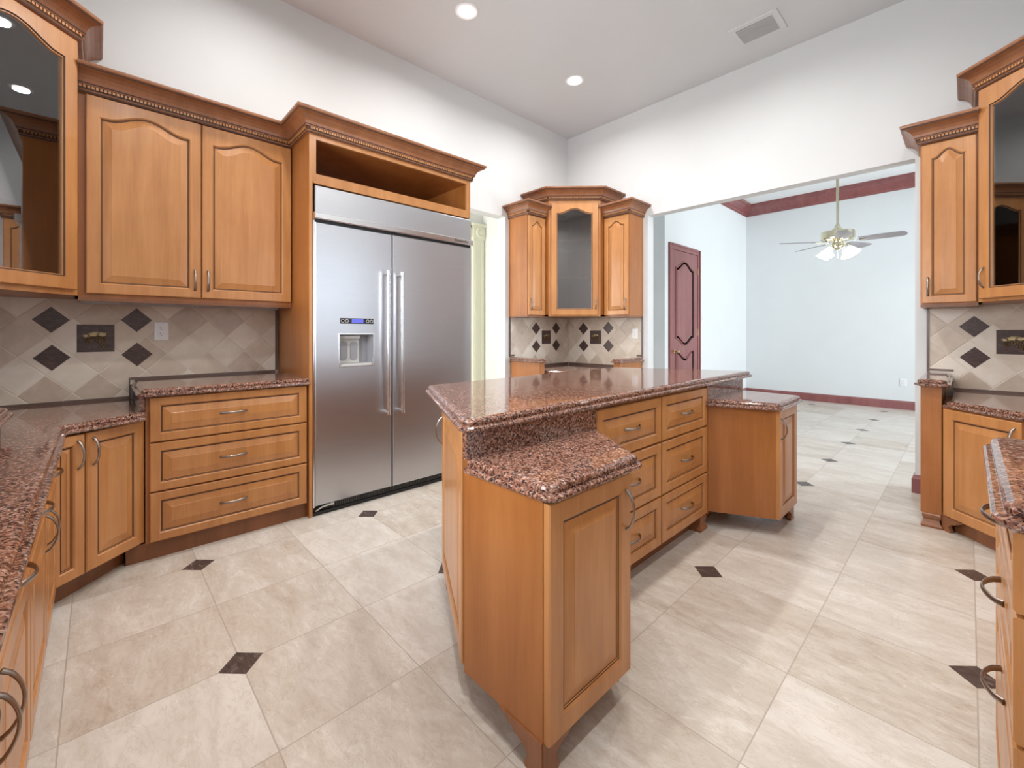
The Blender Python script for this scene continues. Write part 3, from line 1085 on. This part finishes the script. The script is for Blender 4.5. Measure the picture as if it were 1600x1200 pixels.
for u in (1.190, 1.219, 1.366, 1.394):
    MB().lathe([(0.0085, 0), (0.0115, 0), (0.0115, 0.0012), (0.0085, 0.0012), (0.0085, 0)], FF.P(u, 0.0495, 1.271), 16, 0, 'x').build('button', M_LGREY, cp)
rd = rounded_front(FF, 1.5595, 2.287, 0.068, 1.908, -0.060, 0.047).build('refrigerator_door', M_STEEL, t)
for u, d in ((1.499, ld), (1.611, rd)):
    m_ = MB().tube([FF.P(u, 0.098, 0.605), FF.P(u, 0.098, 1.632)], 0.0125, seg=14)
    for z in (0.625, 1.612):
        m_.tube([FF.P(u, 0.045, z), FF.P(u, 0.098, z)], 0.010, seg=10)
    for z in (0.606, 1.612):
        m_.tube([FF.P(u, 0.098, z), FF.P(u, 0.098, z + 0.02)], 0.0155, seg=14)
    m_.build('handle', M_BRIGHT, d, True)
MB().fbox(FF, 1.002, 2.285, -0.062, 0.040, 1.908, 1.924).build('gap_strip', M_BLACK, t)
MB().fbox(FF, 1.0015, 1.0105, -0.06, 0.042, 0.06, 1.92).build('side_trim', M_BRIGHT, t)
kg = MB().fbox(FF, 1.004, 2.262, -0.07, 0.018, 0.003, 0.066)
for k in range(84):
    u = 1.10 + k * 0.0137
    kg.fbox(FF, u, u + 0.006, 0.018, 0.024, 0.028, 0.062, 1)
kg.fbox(FF, 1.004, 2.28, 0.018, 0.03, 0.003, 0.024)
kg.build('kick_grille', [M_BLACK, plain('grille_fins', (0.07, 0.07, 0.065), 0.4)], t)
MB().tube([FF.P(1.02, 0.03, 0.03), FF.P(1.06, 0.034, 0.05), FF.P(1.10, 0.034, 0.055), FF.P(1.135, 0.032, 0.056)], [0.004, 0.006, 0.007, 0.012], seg=8).build('hinge_bracket', M_LGREY, t)

# ------------------------------------------------------------------ left wall: drawer cabinet + raised worktop
t = thing('drawer_cabinet', 'maple three drawer base cabinet beside the refrigerator', 'base cabinet', (XA, 0.57, 0))
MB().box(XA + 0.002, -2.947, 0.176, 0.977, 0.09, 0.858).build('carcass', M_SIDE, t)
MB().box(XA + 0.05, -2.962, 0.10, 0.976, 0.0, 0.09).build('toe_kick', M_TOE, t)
FD = Fr(-2.947, 0, 1, 0)
for z0, z1 in ((0.098, 0.352), (0.360, 0.612), (0.620, 0.852)):
    drawer(t, FD, 0.192, 0.968, z0, z1, 0.0, hu=0.565)
t = thing('worktop', 'raised brown granite worktop above the three drawer cabinet', 'worktop', (-3.3, 0.55, 0.858))
slab([(XA + 0.011, 0.142), (-2.893, 0.142), (-2.893, 0.977), (XA + 0.011, 0.977)], [1, 1, 0, 0], 0.900).build('slab', M_GRAN, t)
MB().box(XA + 0.012, -2.93, 0.150, 0.172, 0.787, 0.8585).build('edge_piece', M_GRAN, t)

# ------------------------------------------------------------------ left corner base, lower worktop, sink run
t = thing('base_cabinet', 'maple angled corner base cabinet with two doors, left of the three drawers', 'base cabinet', (-2.95, 0.0, 0))
A_, B_ = (-2.683, -0.160), (-2.985, 0.172)
MB().prism([(XA + 0.01, -0.69), (-2.70, -0.69), (-2.70, -0.175), (-2.990, 0.150), (-2.990, 0.165), (XA + 0.01, 0.165)], 0.09, 0.742).build('carcass', M_SIDE, t)
FC = Fr.between((-2.672, -0.170), (-2.980, 0.165))
# viewed from the room the right end is at the drawers
door(t, FC, 0.158, FC.w - 0.008, 0.10, 0.735, 0.0, 0.0, 'l', hz=0.645, rail=0.05)
door(t, FC, 0.004, 0.152, 0.10, 0.735, 0.0, 0.0, 'r', hz=0.645, rail=0.045)
MB().prism([(XA + 0.1, -0.6), (-2.78, -0.6), (-2.74, -0.17), (-3.01, 0.095), (XA + 0.1, 0.095)], 0.0, 0.09).build('toe_kick', M_TOE, t)

t = thing('worktop', 'lower brown granite worktop wrapping the left corner and running to the left edge', 'worktop', (-2.6, -0.3, 0.743))
slab([(XA + 0.012, YD + 0.002), (-0.62, YD + 0.002), (-0.62, -0.098), (-2.70, -0.098), (-2.870, 0.172), (-2.93, 0.172), (-2.93, 0.149), (XA + 0.012, 0.149)],
     [0, 1, 1, 1, 0, 0, 0, 0], 0.785).build('slab', M_GRAN, t)

FDm = Fr(0, -0.152, 0, 1)      # front of the sink run; u = -x
for k, (x1, x0, lab) in enumerate(((-2.655, -1.715, 'maple base cabinet with drawers over doors, far half of the left run'),
                                   (-1.705, -0.66, 'maple base cabinet with drawers over doors, nearest the camera in the left run'))):
    t = thing('base_cabinet', lab, 'base cabinet', ((x0 + x1) / 2, -0.4, 0))
    MB().box(x1, x0, YD + 0.01, -0.152, 0.09, 0.742).build('carcass', M_SIDE, t)
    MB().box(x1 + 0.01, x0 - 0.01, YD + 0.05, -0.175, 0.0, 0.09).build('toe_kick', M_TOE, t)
    w_ = (x0 - x1) / 2
    for j in (0, 1):
        u0, u1 = -x0 + 0.006 + j * w_, -x0 + (j + 1) * w_ - 0.006
        drawer(t, FDm, u0, u1, 0.585, 0.735, 0.0, 0.032, hz=0.655)
        door(t, FDm, u0, u1, 0.10, 0.578, 0.0, 0.0, 'l' if j else 'r', hz=0.51)

t = thing('worktop', 'raised granite ledge at the left edge behind the lower worktop', 'worktop', (-1.7, -0.5, 0.787))
slab([(-2.72, YD + 0.003), (-0.64, YD + 0.003), (-0.64, -0.25), (-2.72, -0.25)], [0, 1, 1, 1], 0.890).build('slab', M_GRAN, t)
MB().box(-2.69, -0.67, YD + 0.004, -0.285, 0.786, 0.849).build('riser', M_GRAN, t)


# ------------------------------------------------------------------ glass corner wall cabinets
def shell(poly, front, z0, z1, t, shelves, fr):
    """cabinet box with an open front on edge index front; poly ccw"""
    n = len(poly)
    m = MB()
    for i in range(n):
        if i == front:
            continue
        a, b = poly[i], poly[(i + 1) % n]
        f = Fr.between(a, b)
        m.fbox(f, 0, f.w, -0.016, 0, z0, z1)
    m.prism(poly, z0, z0 + 0.018)
    m.prism(poly, z1 - 0.018, z1)
    c = m.build('carcass', M_SIDE, t)
    inner = offset_poly(poly, [1] * n, 0.017)
    li = MB()
    for i in range(n):
        if i == front:
            continue
        f = Fr.between(inner[(i + 1) % n], inner[i])
        li.fbox(f, 0, f.w, 0, 0.002, z0 + 0.019, z1 - 0.019)
    li.build('lining', M_INT, t)
    sp = offset_poly(poly, [1] * n, 0.024)
    for z in shelves:
        MB().prism(sp, z, z + 0.018).build('shelf', M_INT, t)


def face_frame(fr, w, z0, z1, s, t, dz0, dz1):
    m = MB()
    m.fbox(fr, 0, s, -0.018, 0.001, z0, z1).fbox(fr, w - s, w, -0.018, 0.001, z0, z1)
    m.fbox(fr, s, w - s, -0.018, 0.001, z0, dz0 + 0.02).fbox(fr, s, w - s, -0.018, 0.001, dz1 - 0.02, z1)
    m.build('face_frame', M_WOOD, t)


def glass_cabinet(name, label, a, b, poly, front, z0, z1, zc, dz0, dz1, cpath, hand, shelves, sidegap=0.02):
    t = thing(name, label, 'wall cabinet', ((a[0] + b[0]) / 2, (a[1] + b[1]) / 2, z0))
    fr = Fr.between(a, b)
    shell(poly, front, z0, z1, t, shelves, fr)
    face_frame(fr, fr.w, z0, z1, 0.045, t, dz0, dz1)
    door(t, fr, sidegap, fr.w - sidegap, dz0, dz1, 0.002, 0.055, hand, 'glass_door', 0.062, True, hz=dz0 + 0.13)
    crown(cpath, zc, t)
    return t


# left corner (wall A / wall D)
a, b = (-2.795, -0.497), (-3.212, -0.080)
glass_cabinet('glass_cabinet', 'tall maple glass door cabinet at the left edge of the photo', a, b,
              [(XA + 0.002, YD + 0.002), (-2.795, YD + 0.002), a, b, (XA + 0.002, -0.080)], 2, 1.385, 2.735, 2.715, 1.412, 2.70,
              [(-2.795, YD + 0.002), a, b, (XA + 0.002, -0.080)], 'l', (1.80, 2.25))
# corner between the doorway and the opening
a, b = (-3.235, 3.640), (-2.826, 4.049)
glass_cabinet('glass_cabinet', 'maple glass door corner cabinet between the two narrow wall cabinets, beside the opening', a, b,
              [(-2.826, 4.049), (-2.826, YB - 0.002), (XA + 0.002, YB - 0.002), (XA + 0.002, 3.640), (-3.235, 3.640)], 4, 1.375, 2.70, 2.665, 1.388, 2.638,
              [(XA + 0.002, 3.640), a, b, (-2.826, YB - 0.002)], 'r', (1.80, 2.22), 0.028)
# right corner (wall B / wall C)
a, b = (0.045, 4.052), (0.452, 3.645)
glass_cabinet('glass_cabinet', 'tall maple glass door cabinet at the right edge of the photo', a, b,
              [(0.045, 4.052), (0.452, 3.645), (XC - 0.002, 3.645), (XC - 0.002, YB - 0.002), (0.045, YB - 0.002)], 0, 1.385, 2.735, 2.725, 1.405, 2.715,
              [(0.045, YB - 0.002), a, b, (XC - 0.002, 3.645)], 'l', (1.82, 2.25))


def narrow_cabinet(label, fr, w, depth, hand, loc, cpath, z0=1.375, arch=0.05):
    t = thing('wall_cabinet', label, 'wall cabinet', loc)
    MB().fbox(fr, 0, w, -depth, -0.0005, z0 + 0.003, 2.50).build('carcass', M_SIDE, t)
    MB().fbox(fr, 0, w, -depth, 0.004, z0 - 0.012, z0 + 0.003).build('light_rail', M_TOE, t)
    door(t, fr, 0.008, w - 0.008, z0 + 0.012, 2.465, 0.0, arch, hand, hz=z0 + 0.125, rail=0.048)
    crown(cpath, 2.474, t)
    return t


narrow_cabinet('narrow maple wall cabinet left of the glass corner cabinet, beside the doorway', Fr(-3.289, 3.357, 1, 0), 0.281, 0.288, 'l', (-3.45, 3.5, 1.36),
               [(XA + 0.002, 3.357), (-3.275, 3.357), (-3.275, 3.64)])
narrow_cabinet('narrow maple wall cabinet between the glass corner cabinet and the wide opening', Fr(-2.824, 4.127, 0, -1), 0.317, 0.280, 'r', (-2.67, 4.25, 1.36),
               [(-2.824, 4.113), (-2.507, 4.113), (-2.507, YB - 0.002)])
narrow_cabinet('narrow maple wall cabinet at the right side of the wide opening', Fr(-0.228, 4.092, 0, -1), 0.272, 0.315, 'l', (-0.1, 4.25, 1.36),
               [(-0.228, YB - 0.002), (-0.228, 4.078), (0.045, 4.078)], 1.378)


# ------------------------------------------------------------------ corner base units
def foot_block(mb, x0, x1, y0, y1, z1):
    """square bracket foot with an ogee outline"""
    prof = [(0.008, 0.0), (0.010, 0.012), (0.0, 0.030), (-0.004, 0.045), (0.003, 0.062), (0.004, 0.078), (-0.002, z1)]
    L = []
    for d, z in prof:
        L.append([(x0 - d, y0 - d, z), (x1 + d, y0 - d, z), (x1 + d, y1 + d, z), (x0 - d, y1 + d, z)])
    return mb.loops(L)


def post(label, wlabel, x0, x1, y0, y1, top, loc, top_poly, flags, foot):
    t = thing('corner_post', label, 'cabinet', loc)
    MB().box(x0, x1, y0, y1, 0.085, top - 0.042).build('shaft', M_SIDE, t)
    foot_block(MB(), *foot, 0.085).build('foot', M_CROWN, t)
    w = thing('worktop', wlabel, 'worktop', (loc[0], loc[1], top - 0.042))
    slab(top_poly, flags, top).build('slab', M_GRAN, w)
    return t


post('slim maple end post at the right side of the wide opening', 'small raised granite cap on the end post right of the opening',
     -0.205, -0.112, 3.690, YB - 0.02, 0.905, (-0.16, 4.0, 0),
     [(-0.236, 3.648), (-0.072, 3.648), (-0.072, YB - 0.018), (-0.236, YB - 0.018)], [1, 1, 0, 1], (-0.195, -0.118, 3.69, 3.77))
post('slim maple end post behind the island beside the doorway', 'small raised granite cap behind the island, on the doorway side',
     XA + 0.02, -3.125, 3.372, 3.452, 0.915, (-3.35, 3.41, 0),
     [(XA + 0.018, 3.345), (-3.09, 3.345), (-3.09, 3.485), (XA + 0.018, 3.485)], [1, 1, 1, 0], (-3.21, -3.13, 3.378, 3.448))
post('slim maple end post behind the island at the left of the wide opening', 'small raised granite cap behind the island, on the wide opening side',
     -2.592, -2.512, 3.955, YB - 0.02, 0.915, (-2.55, 4.2, 0),
     [(-2.625, 3.92), (-2.485, 3.92), (-2.485, YB - 0.018), (-2.625, YB - 0.018)], [1, 1, 0, 1], (-2.588, -2.516, 3.96, 4.04))

t = thing('base_cabinet', 'maple angled corner base cabinet behind the island, between two posts', 'base cabinet', (-3.1, 3.9, 0))
MB().prism([(XA + 0.02, 3.456), (-3.13, 3.456), (-2.596, 3.990), (-2.596, YB - 0.02), (XA + 0.02, YB - 0.02)], 0.085, 0.742).build('carcass', M_SIDE, t)
MB().prism([(XA + 0.08, 3.50), (-3.17, 3.50), (-2.64, 4.03), (-2.64, YB - 0.08), (XA + 0.08, YB - 0.08)], 0.0, 0.085).build('toe_kick', M_TOE, t)
f_ = Fr.between((-3.13, 3.456), (-2.596, 3.990))
door(t, f_, 0.02, f_.w / 2 - 0.003, 0.10, 0.735, 0.0, 0.0, 'r', hz=0.64)
door(t, f_, f_.w / 2 + 0.003, f_.w - 0.02, 0.10, 0.735, 0.0, 0.0, 'l', hz=0.64)
t = thing('worktop', 'lower granite worktop in the corner under the small glass cabinet', 'worktop', (-3.1, 3.9, 0.743))
slab([(XA + 0.018, 3.488), (-3.085, 3.488), (-2.628, 3.945), (-2.628, YB - 0.018), (XA + 0.018, YB - 0.018)], [0, 1, 0, 0, 0], 0.785).build('slab', M_GRAN, t)

t = thing('base_cabinet', 'maple angled corner base cabinet beside the right hand end post', 'base cabinet', (0.2, 3.8, 0))
MB().prism([(-0.108, 3.700), (0.205, 3.370), (XC - 0.01, 3.370), (XC - 0.01, YB - 0.02), (-0.108, YB - 0.02)], 0.09, 0.742).build('carcass', M_SIDE, t)
f_ = Fr.between((-0.108, 3.700), (0.205, 3.370))
door(t, f_, 0.025, f_.w - 0.01, 0.098, 0.735, 0.0, 0.0, 'r', hz=0.64)
m_ = MB()
bracket(m_, f_, 0.0, 0.13, 0.09, 0.005, 1)
m_.fbox(f_, 0.0, f_.w, -0.06, -0.05, 0.0, 0.09)
m_.build('foot', M_CROWN, t)
t = thing('base_cabinet', 'maple base cabinet along the right wall behind the near drawer unit', 'base cabinet', (0.4, 2.6, 0))
MB().box(0.225, XC - 0.01, 1.80, 3.366, 0.09, 0.742).build('carcass', M_SIDE, t)
MB().box(0.26, XC - 0.05, 1.82, 3.36, 0.0, 0.09).build('toe_kick', M_TOE, t)
f_ = Fr(0.225, 3.366, -1, 0)
for k in range(3):
    door(t, f_, 0.01 + k * 0.52, 0.52 + k * 0.52, 0.10, 0.735, 0.0, 0.0, 'r', hz=0.64)
t = thing('worktop', 'lower granite worktop wrapping the right hand corner under the glass cabinet', 'worktop', (0.3, 3.5, 0.743))
slab([(-0.110, 3.668), (0.190, 3.352), (0.190, 1.79), (XC - 0.002, 1.79), (XC - 0.002, YB - 0.018), (-0.068, YB - 0.018), (-0.068, 3.668)],
     [1, 1, 0, 0, 0, 0, 0], 0.785).build('slab', M_GRAN, t)

# near drawer unit at the right edge
t = thing('drawer_cabinet', 'maple drawer unit in the right foreground, cut off by the photo edge', 'base cabinet', (0.37, 1.4, 0))
MB().box(0.092, XC - 0.01, 1.075, 1.745, 0.09, 0.872).build('carcass', M_SIDE, t)
MB().box(0.13, XC - 0.05, 1.10, 1.74, 0.0, 0.09).build('toe_kick', M_TOE, t)
f_ = Fr(0.072, 1.745, -1, 0)
MB().fbox(f_, 0.0, 0.672, -0.020, -0.0005, 0.09, 0.872).build('face_frame', M_SIDE, t)
for z0, z1, hz in ((0.735, 0.866, 0.80), (0.522, 0.728, 0.635), (0.110, 0.515, 0.435)):
    drawer(t, f_, 0.006, 0.666, z0, z1, 0.0, 0.038, hz=hz, hu=0.34)
t = thing('worktop', 'brown granite worktop in the right foreground above the near drawer unit', 'worktop', (0.37, 1.4, 0.873))
slab([(0.026, 1.045), (XC - 0.002, 1.045), (XC - 0.002, 1.76), (0.026, 1.76)], [1, 0, 1, 1], 0.915).build('slab', M_GRAN, t)

# ------------------------------------------------------------------ island
t = thing('kitchen_island', 'maple kitchen island with six drawers under the long granite top', 'kitchen island', (-1.4, 2.1, 0))
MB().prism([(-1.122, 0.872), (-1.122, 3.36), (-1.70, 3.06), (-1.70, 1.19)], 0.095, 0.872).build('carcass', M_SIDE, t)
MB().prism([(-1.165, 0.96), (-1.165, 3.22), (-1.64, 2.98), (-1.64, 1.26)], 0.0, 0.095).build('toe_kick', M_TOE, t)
FI = Fr(-1.122, 0, 1, 0)
m_ = MB().fbox(FI, 1.50, 2.70, 0.0005, 0.004, 0.086, 0.868)
m_.fbox(FI, 2.685, 2.70, 0.004, 0.026, 0.086, 0.868)
m_.build('face_frame', M_SIDE, t)
for u0, u1 in ((1.545, 2.112), (2.124, 2.684)):
    for z0, z1 in ((0.092, 0.338), (0.347, 0.618), (0.628, 0.856)):
        drawer(t, FI, u0, u1, z0, z1, 0.004, 0.045)
m_ = MB()
foot_block(m_, -1.165, -1.105, 2.60, 2.68, 0.086).build('foot', M_CROWN, t)
FE = Fr.between((-1.70, 1.19), (-1.122, 0.872))
door(t, FE, 0.012, FE.w - 0.012, 0.105, 0.866, 0.0, 0.0, 'l', hz=0.74, rail=0.06)
m_ = MB()
bracket(m_, FE, 0.0, 0.12, 0.095, 0.004, 1)
f_ = Fr.between((-1.70, 3.02), (-1.70, 1.19))
bracket(m_, f_, f_.w, 0.12, 0.095, 0.004, -1)
m_.build('foot', M_CROWN, t)
f_ = Fr.between((-1.122, 3.36), (-1.70, 3.06))
door(t, f_, 0.012, f_.w - 0.012, 0.105, 0.866, 0.0, 0.0, 'l', hz=0.74, rail=0.06)

t = thing('worktop', 'long raised granite top of the kitchen island with angled ends', 'worktop', (-1.5, 2.1, 0.873))
slab([(-1.068, 0.805), (-1.068, 3.46), (-1.99, 3.00), (-1.99, 1.255)], [1, 1, 1, 1], 0.915).build('slab', M_GRAN, t)


def end_cab(label, wl, body, doorline, doorw, hand, top, tflags, riser, feet, loc):
    t = thing('island_end_cabinet', label, 'base cabinet', loc)
    MB().prism(body, 0.10, 0.745).build('carcass', M_SIDE, t)
    f = Fr.between(*doorline)
    door(t, f, doorw[0], doorw[1], 0.098, 0.738, 0.0, 0.0, hand, hz=0.625, rail=0.058)
    for (fa, fb) in feet:
        m = MB()
        bracket(m, fa[0], fa[1], 0.17, 0.10, fa[2], fa[3])
        bracket(m, fb[0], fb[1], 0.17, 0.10, fb[2], fb[3])
        m.build('foot', M_CROWN, t)
    w = thing('worktop', wl, 'worktop', (loc[0], loc[1], 0.747))
    slab(top, tflags, 0.789).build('slab', M_GRAN, w)
    m = MB()
    m.box(-1.117, -1.097, riser[0], riser[1], 0.787, 0.872)
    m.build('riser', M_GRAN, w)
    return t


body = [(-1.118, 0.852), (-0.778, 0.852), (-0.778, 1.250), (-1.118, 1.535)]
fs = Fr.between(body[0], body[1])
fd = Fr.between(body[1], body[2])
f3 = Fr.between(body[2], body[3])
end_cab('low maple end cabinet at the near end of the island, door facing right', 'low granite top on the near end cabinet of the island',
        body, (body[1], body[2]), (0.004, fd.w + 0.004), 'r',
        [(-1.095, 0.832), (-0.732, 0.832), (-0.732, 1.292), (-1.095, 1.552)], [1, 1, 1, 0], (0.845, 1.54),
        [((fs, fs.w, 0.004, -1), (fd, 0.0, 0.004, 1))], (-0.95, 1.15, 0))
body = [(-1.118, 2.690), (-0.778, 2.862), (-0.778, 3.240), (-1.118, 3.270)]
fs = Fr.between(body[0], body[1])
fd = Fr.between(body[1], body[2])
f3 = Fr.between(body[2], body[3])
end_cab('low maple end cabinet at the far end of the island, beside the wide opening', 'low granite top on the far end cabinet of the island',
        body, (body[1], body[2]), (0.006, fd.w - 0.004), 'l',
        [(-1.095, 2.655), (-0.725, 2.775), (-0.725, 3.275), (-1.095, 3.305)], [1, 1, 1, 0], (2.705, 3.26),
        [((fd, fd.w, 0.004, -1), (f3, 0.0, 0.004, 1)), ((fs, fs.w, 0.004, -1), (fd, 0.0, 0.004, 1))][:1], (-0.95, 3.05, 0))


# ------------------------------------------------------------------ ceiling lights and vent
def downlight(x, y, label, group=None):
    t = thing('recessed_light', label, 'ceiling light', (x, y, HC), group)
    MB().lathe([(0.0, 0.0), (0.066, 0.0), (0.068, -0.004), (0.085, -0.007), (0.092, -0.003), (0.092, 0.0)], (x, y, HC - 0.0005), 32).build('trim_ring', M_WHITE, t, True)
    MB().lathe([(0.0001, -0.001), (0.064, -0.001), (0.060, -0.0075), (0.0001, -0.0105)], (x, y, HC - 0.001), 32).build('lamp', M_BULB, t, True)
    l = bpy.data.lights.new('downlight', 'AREA')
    l.shape = 'DISK'
    l.size = 0.12
    l.energy = LAMP_W
    l.color = (1.0, 0.98, 0.955)
    l.spread = math.radians(163)
    o = bpy.data.objects.new('downlight_lamp', l)
    o.location = (0, 0, -0.02)
    o.parent = t
    COL.objects.link(o)


LAMP_W = 13.2
downlight(-2.70, 2.08, 'recessed ceiling light at the top edge, left of the air vent')
downlight(-2.70, 3.43, 'recessed ceiling light nearest the room corner')
for x, y in ((-1.2, 0.7), (-2.70, 0.70), (-1.2, 2.08), (-1.2, 3.28), (0.0, 0.2), (0.0, 2.08)):  # unseen downlights, added to brighten the kitchen
    downlight(x, y, 'recessed ceiling light added overhead to brighten the room, outside the photo', 'added recessed lights outside the photo')

t = thing('air_vent', 'rectangular white air vent with grey slats on the ceiling', 'air vent', (-1.2, 3.95, HC))
m_ = MB()
X0, X1, Y0, Y1 = -1.338, -1.066, 3.838, 4.048
for a, b, c, d in ((X0 - .045, X1 + .045, Y0 - .045, Y0), (X0 - .045, X1 + .045, Y1, Y1 + .045), (X0 - .045, X0, Y0, Y1), (X1, X1 + .045, Y0, Y1)):
    m_.box(a, b, c, d, HC - 0.010, HC)
m_.build('vent_frame', M_CEIL, t)
MB().box(X0, X1, Y0, Y1, HC - 0.0025, HC - 0.0005).build('vent_back', plain('vent_dark', (0.06, 0.06, 0.065), 0.8), t)
for k in range(6):
    y = Y0 + 0.012 + k * 0.035
    MB().add([(X0, y, HC - 0.003), (X1, y, HC - 0.003), (X1, y + 0.022, HC - 0.012), (X0, y + 0.022, HC - 0.012),
              (X0, y, HC - 0.0045), (X1, y, HC - 0.0045), (X1, y + 0.022, HC - 0.0135), (X0, y + 0.022, HC - 0.0135)],
             [(0, 1, 2, 3), (7, 6, 5, 4), (0, 4, 5, 1), (1, 5, 6, 2), (2, 6, 7, 3), (3, 7, 4, 0)]).build('slat', plain('vent_slat', (0.40, 0.41, 0.43), 0.5) if k == 0 else bpy.data.materials['vent_slat'], t)

# ------------------------------------------------------------------ ceiling fan in the family room
FX, FY, FZ = -1.012, 6.0, 2.235
t = thing('ceiling_fan', 'five blade brass ceiling fan with four lit glass shades in the room beyond', 'ceiling fan', (FX, FY, H2))
MB().lathe([(0.0, 0), (0.075, 0), (0.07, -0.04), (0.025, -0.075), (0.0, -0.075)], (FX, FY, H2), 24).build('canopy', M_PEWTER, t, True)
MB().tube([(FX, FY, FZ + 0.13), (FX, FY, H2 - 0.06)], 0.014, seg=14).build('downrod', M_PEWTER, t, True)
MB().lathe([(0.0, 0.175), (0.018, 0.17), (0.03, 0.135), (0.055, 0.11), (0.07, 0.105), (0.075, 0.098), (0.15, 0.088), (0.158, 0.078), (0.158, 0.012), (0.15, 0.002),
            (0.10, -0.015), (0.06, -0.02), (0.052, -0.03), (0.052, -0.075), (0.06, -0.08), (0.05, -0.10), (0.02, -0.115), (0.0, -0.118)], (FX, FY, FZ), 32).build('motor_housing', M_PEWTER, t, True)
for k in range(5):
    a = YAW + math.radians(-48 + 72 * k)
    ca, sa = math.cos(a), math.sin(a)

    def Q(r, s, z, ca=ca, sa=sa):
        return (FX + r * ca - s * sa, FY + r * sa + s * ca, FZ + z)
    bl = MB()
    out = [(0.19, -0.052), (0.42, -0.064), (0.545, -0.062), (0.575, -0.042), (0.585, 0.0), (0.575, 0.042), (0.545, 0.062), (0.42, 0.064), (0.19, 0.052)]
    L = [[Q(r, s, -0.022 - s * 0.22 + dz) for r, s in out] for dz in (-0.003, 0.003)]
    bl.loops(L).build('blade', M_BLADE, t)
    MB().tube([Q(0.10, 0, -0.01), Q(0.15, 0.0, -0.03), Q(0.20, 0, -0.03), Q(0.26, 0, -0.026)], [0.012, 0.010, 0.016, 0.022], [0.004, 0.004, 0.004, 0.003], (-sa, ca, 0), 10).build('blade_iron', M_PEWTER, t, True)
for k in range(4):
    a = YAW + math.radians(20 + 90 * k)
    ca, sa = math.cos(a), math.sin(a)
    arm = [(FX + r * ca, FY + r * sa, FZ + z) for r, z in ((0.03, -0.07), (0.07, -0.06), (0.105, -0.075), (0.12, -0.10))]
    MB().tube(arm, 0.007, seg=8).build('lamp_arm', M_PEWTER, t, True)
    sh = MB()
    tip = Vector((ca * 0.55, sa * 0.55, -0.83)).normalized()
    base = Vector(arm[-1])
    L = []
    e1 = tip.cross(Vector((0, 0, 1))).normalized()
    e2 = tip.cross(e1)
    for r, h_ in ((0.018, 0), (0.026, 0.012), (0.036, 0.035), (0.046, 0.062), (0.066, 0.092), (0.064, 0.092), (0.044, 0.062), (0.02, 0.02)):
        L.append([base + tip * h_ + e1 * (r * math.cos(q * math.pi / 10)) + e2 * (r * math.sin(q * math.pi / 10)) for q in range(20)])
    sh.loops(L).build('lamp_shade', M_SHADE, t, True)
MB().tube([(FX, FY, FZ - 0.115), (FX, FY, FZ - 0.205)], 0.0018, seg=6).lathe([(0.0001, -0.018), (0.008, -0.01), (0.006, 0.0), (0.0001, 0.004)], (FX, FY, FZ - 0.205), 10).build('pull_chain', M_PEWTER, t)

# ------------------------------------------------------------------ repeats share a group
for o in list(COL.objects):
    if o.parent or not o.get('label'):
        continue
    n, lab = o.name.split('.')[0], o['label']
    if n == 'glass_cabinet':
        o['group'] = 'glass door corner wall cabinets'
    elif n == 'wall_cabinet' and lab.startswith('narrow'):
        o['group'] = 'narrow maple wall cabinets'
    elif n == 'corner_post':
        o['group'] = 'maple end posts'
    elif n == 'worktop' and lab.startswith('small raised granite cap'):
        o['group'] = 'granite caps on the end posts'
    elif n == 'island_end_cabinet':
        o['group'] = 'low end cabinets of the island'
    elif n == 'recessed_light' and 'outside' not in lab:
        o['group'] = 'recessed ceiling lights in the photo'
    elif n == 'outlet':
        o['group'] = 'white wall outlets'
    elif n == 'light_switch':
        o['group'] = 'white light switches'
    elif n == 'backsplash':
        o['group'] = 'diagonal tile backsplashes'
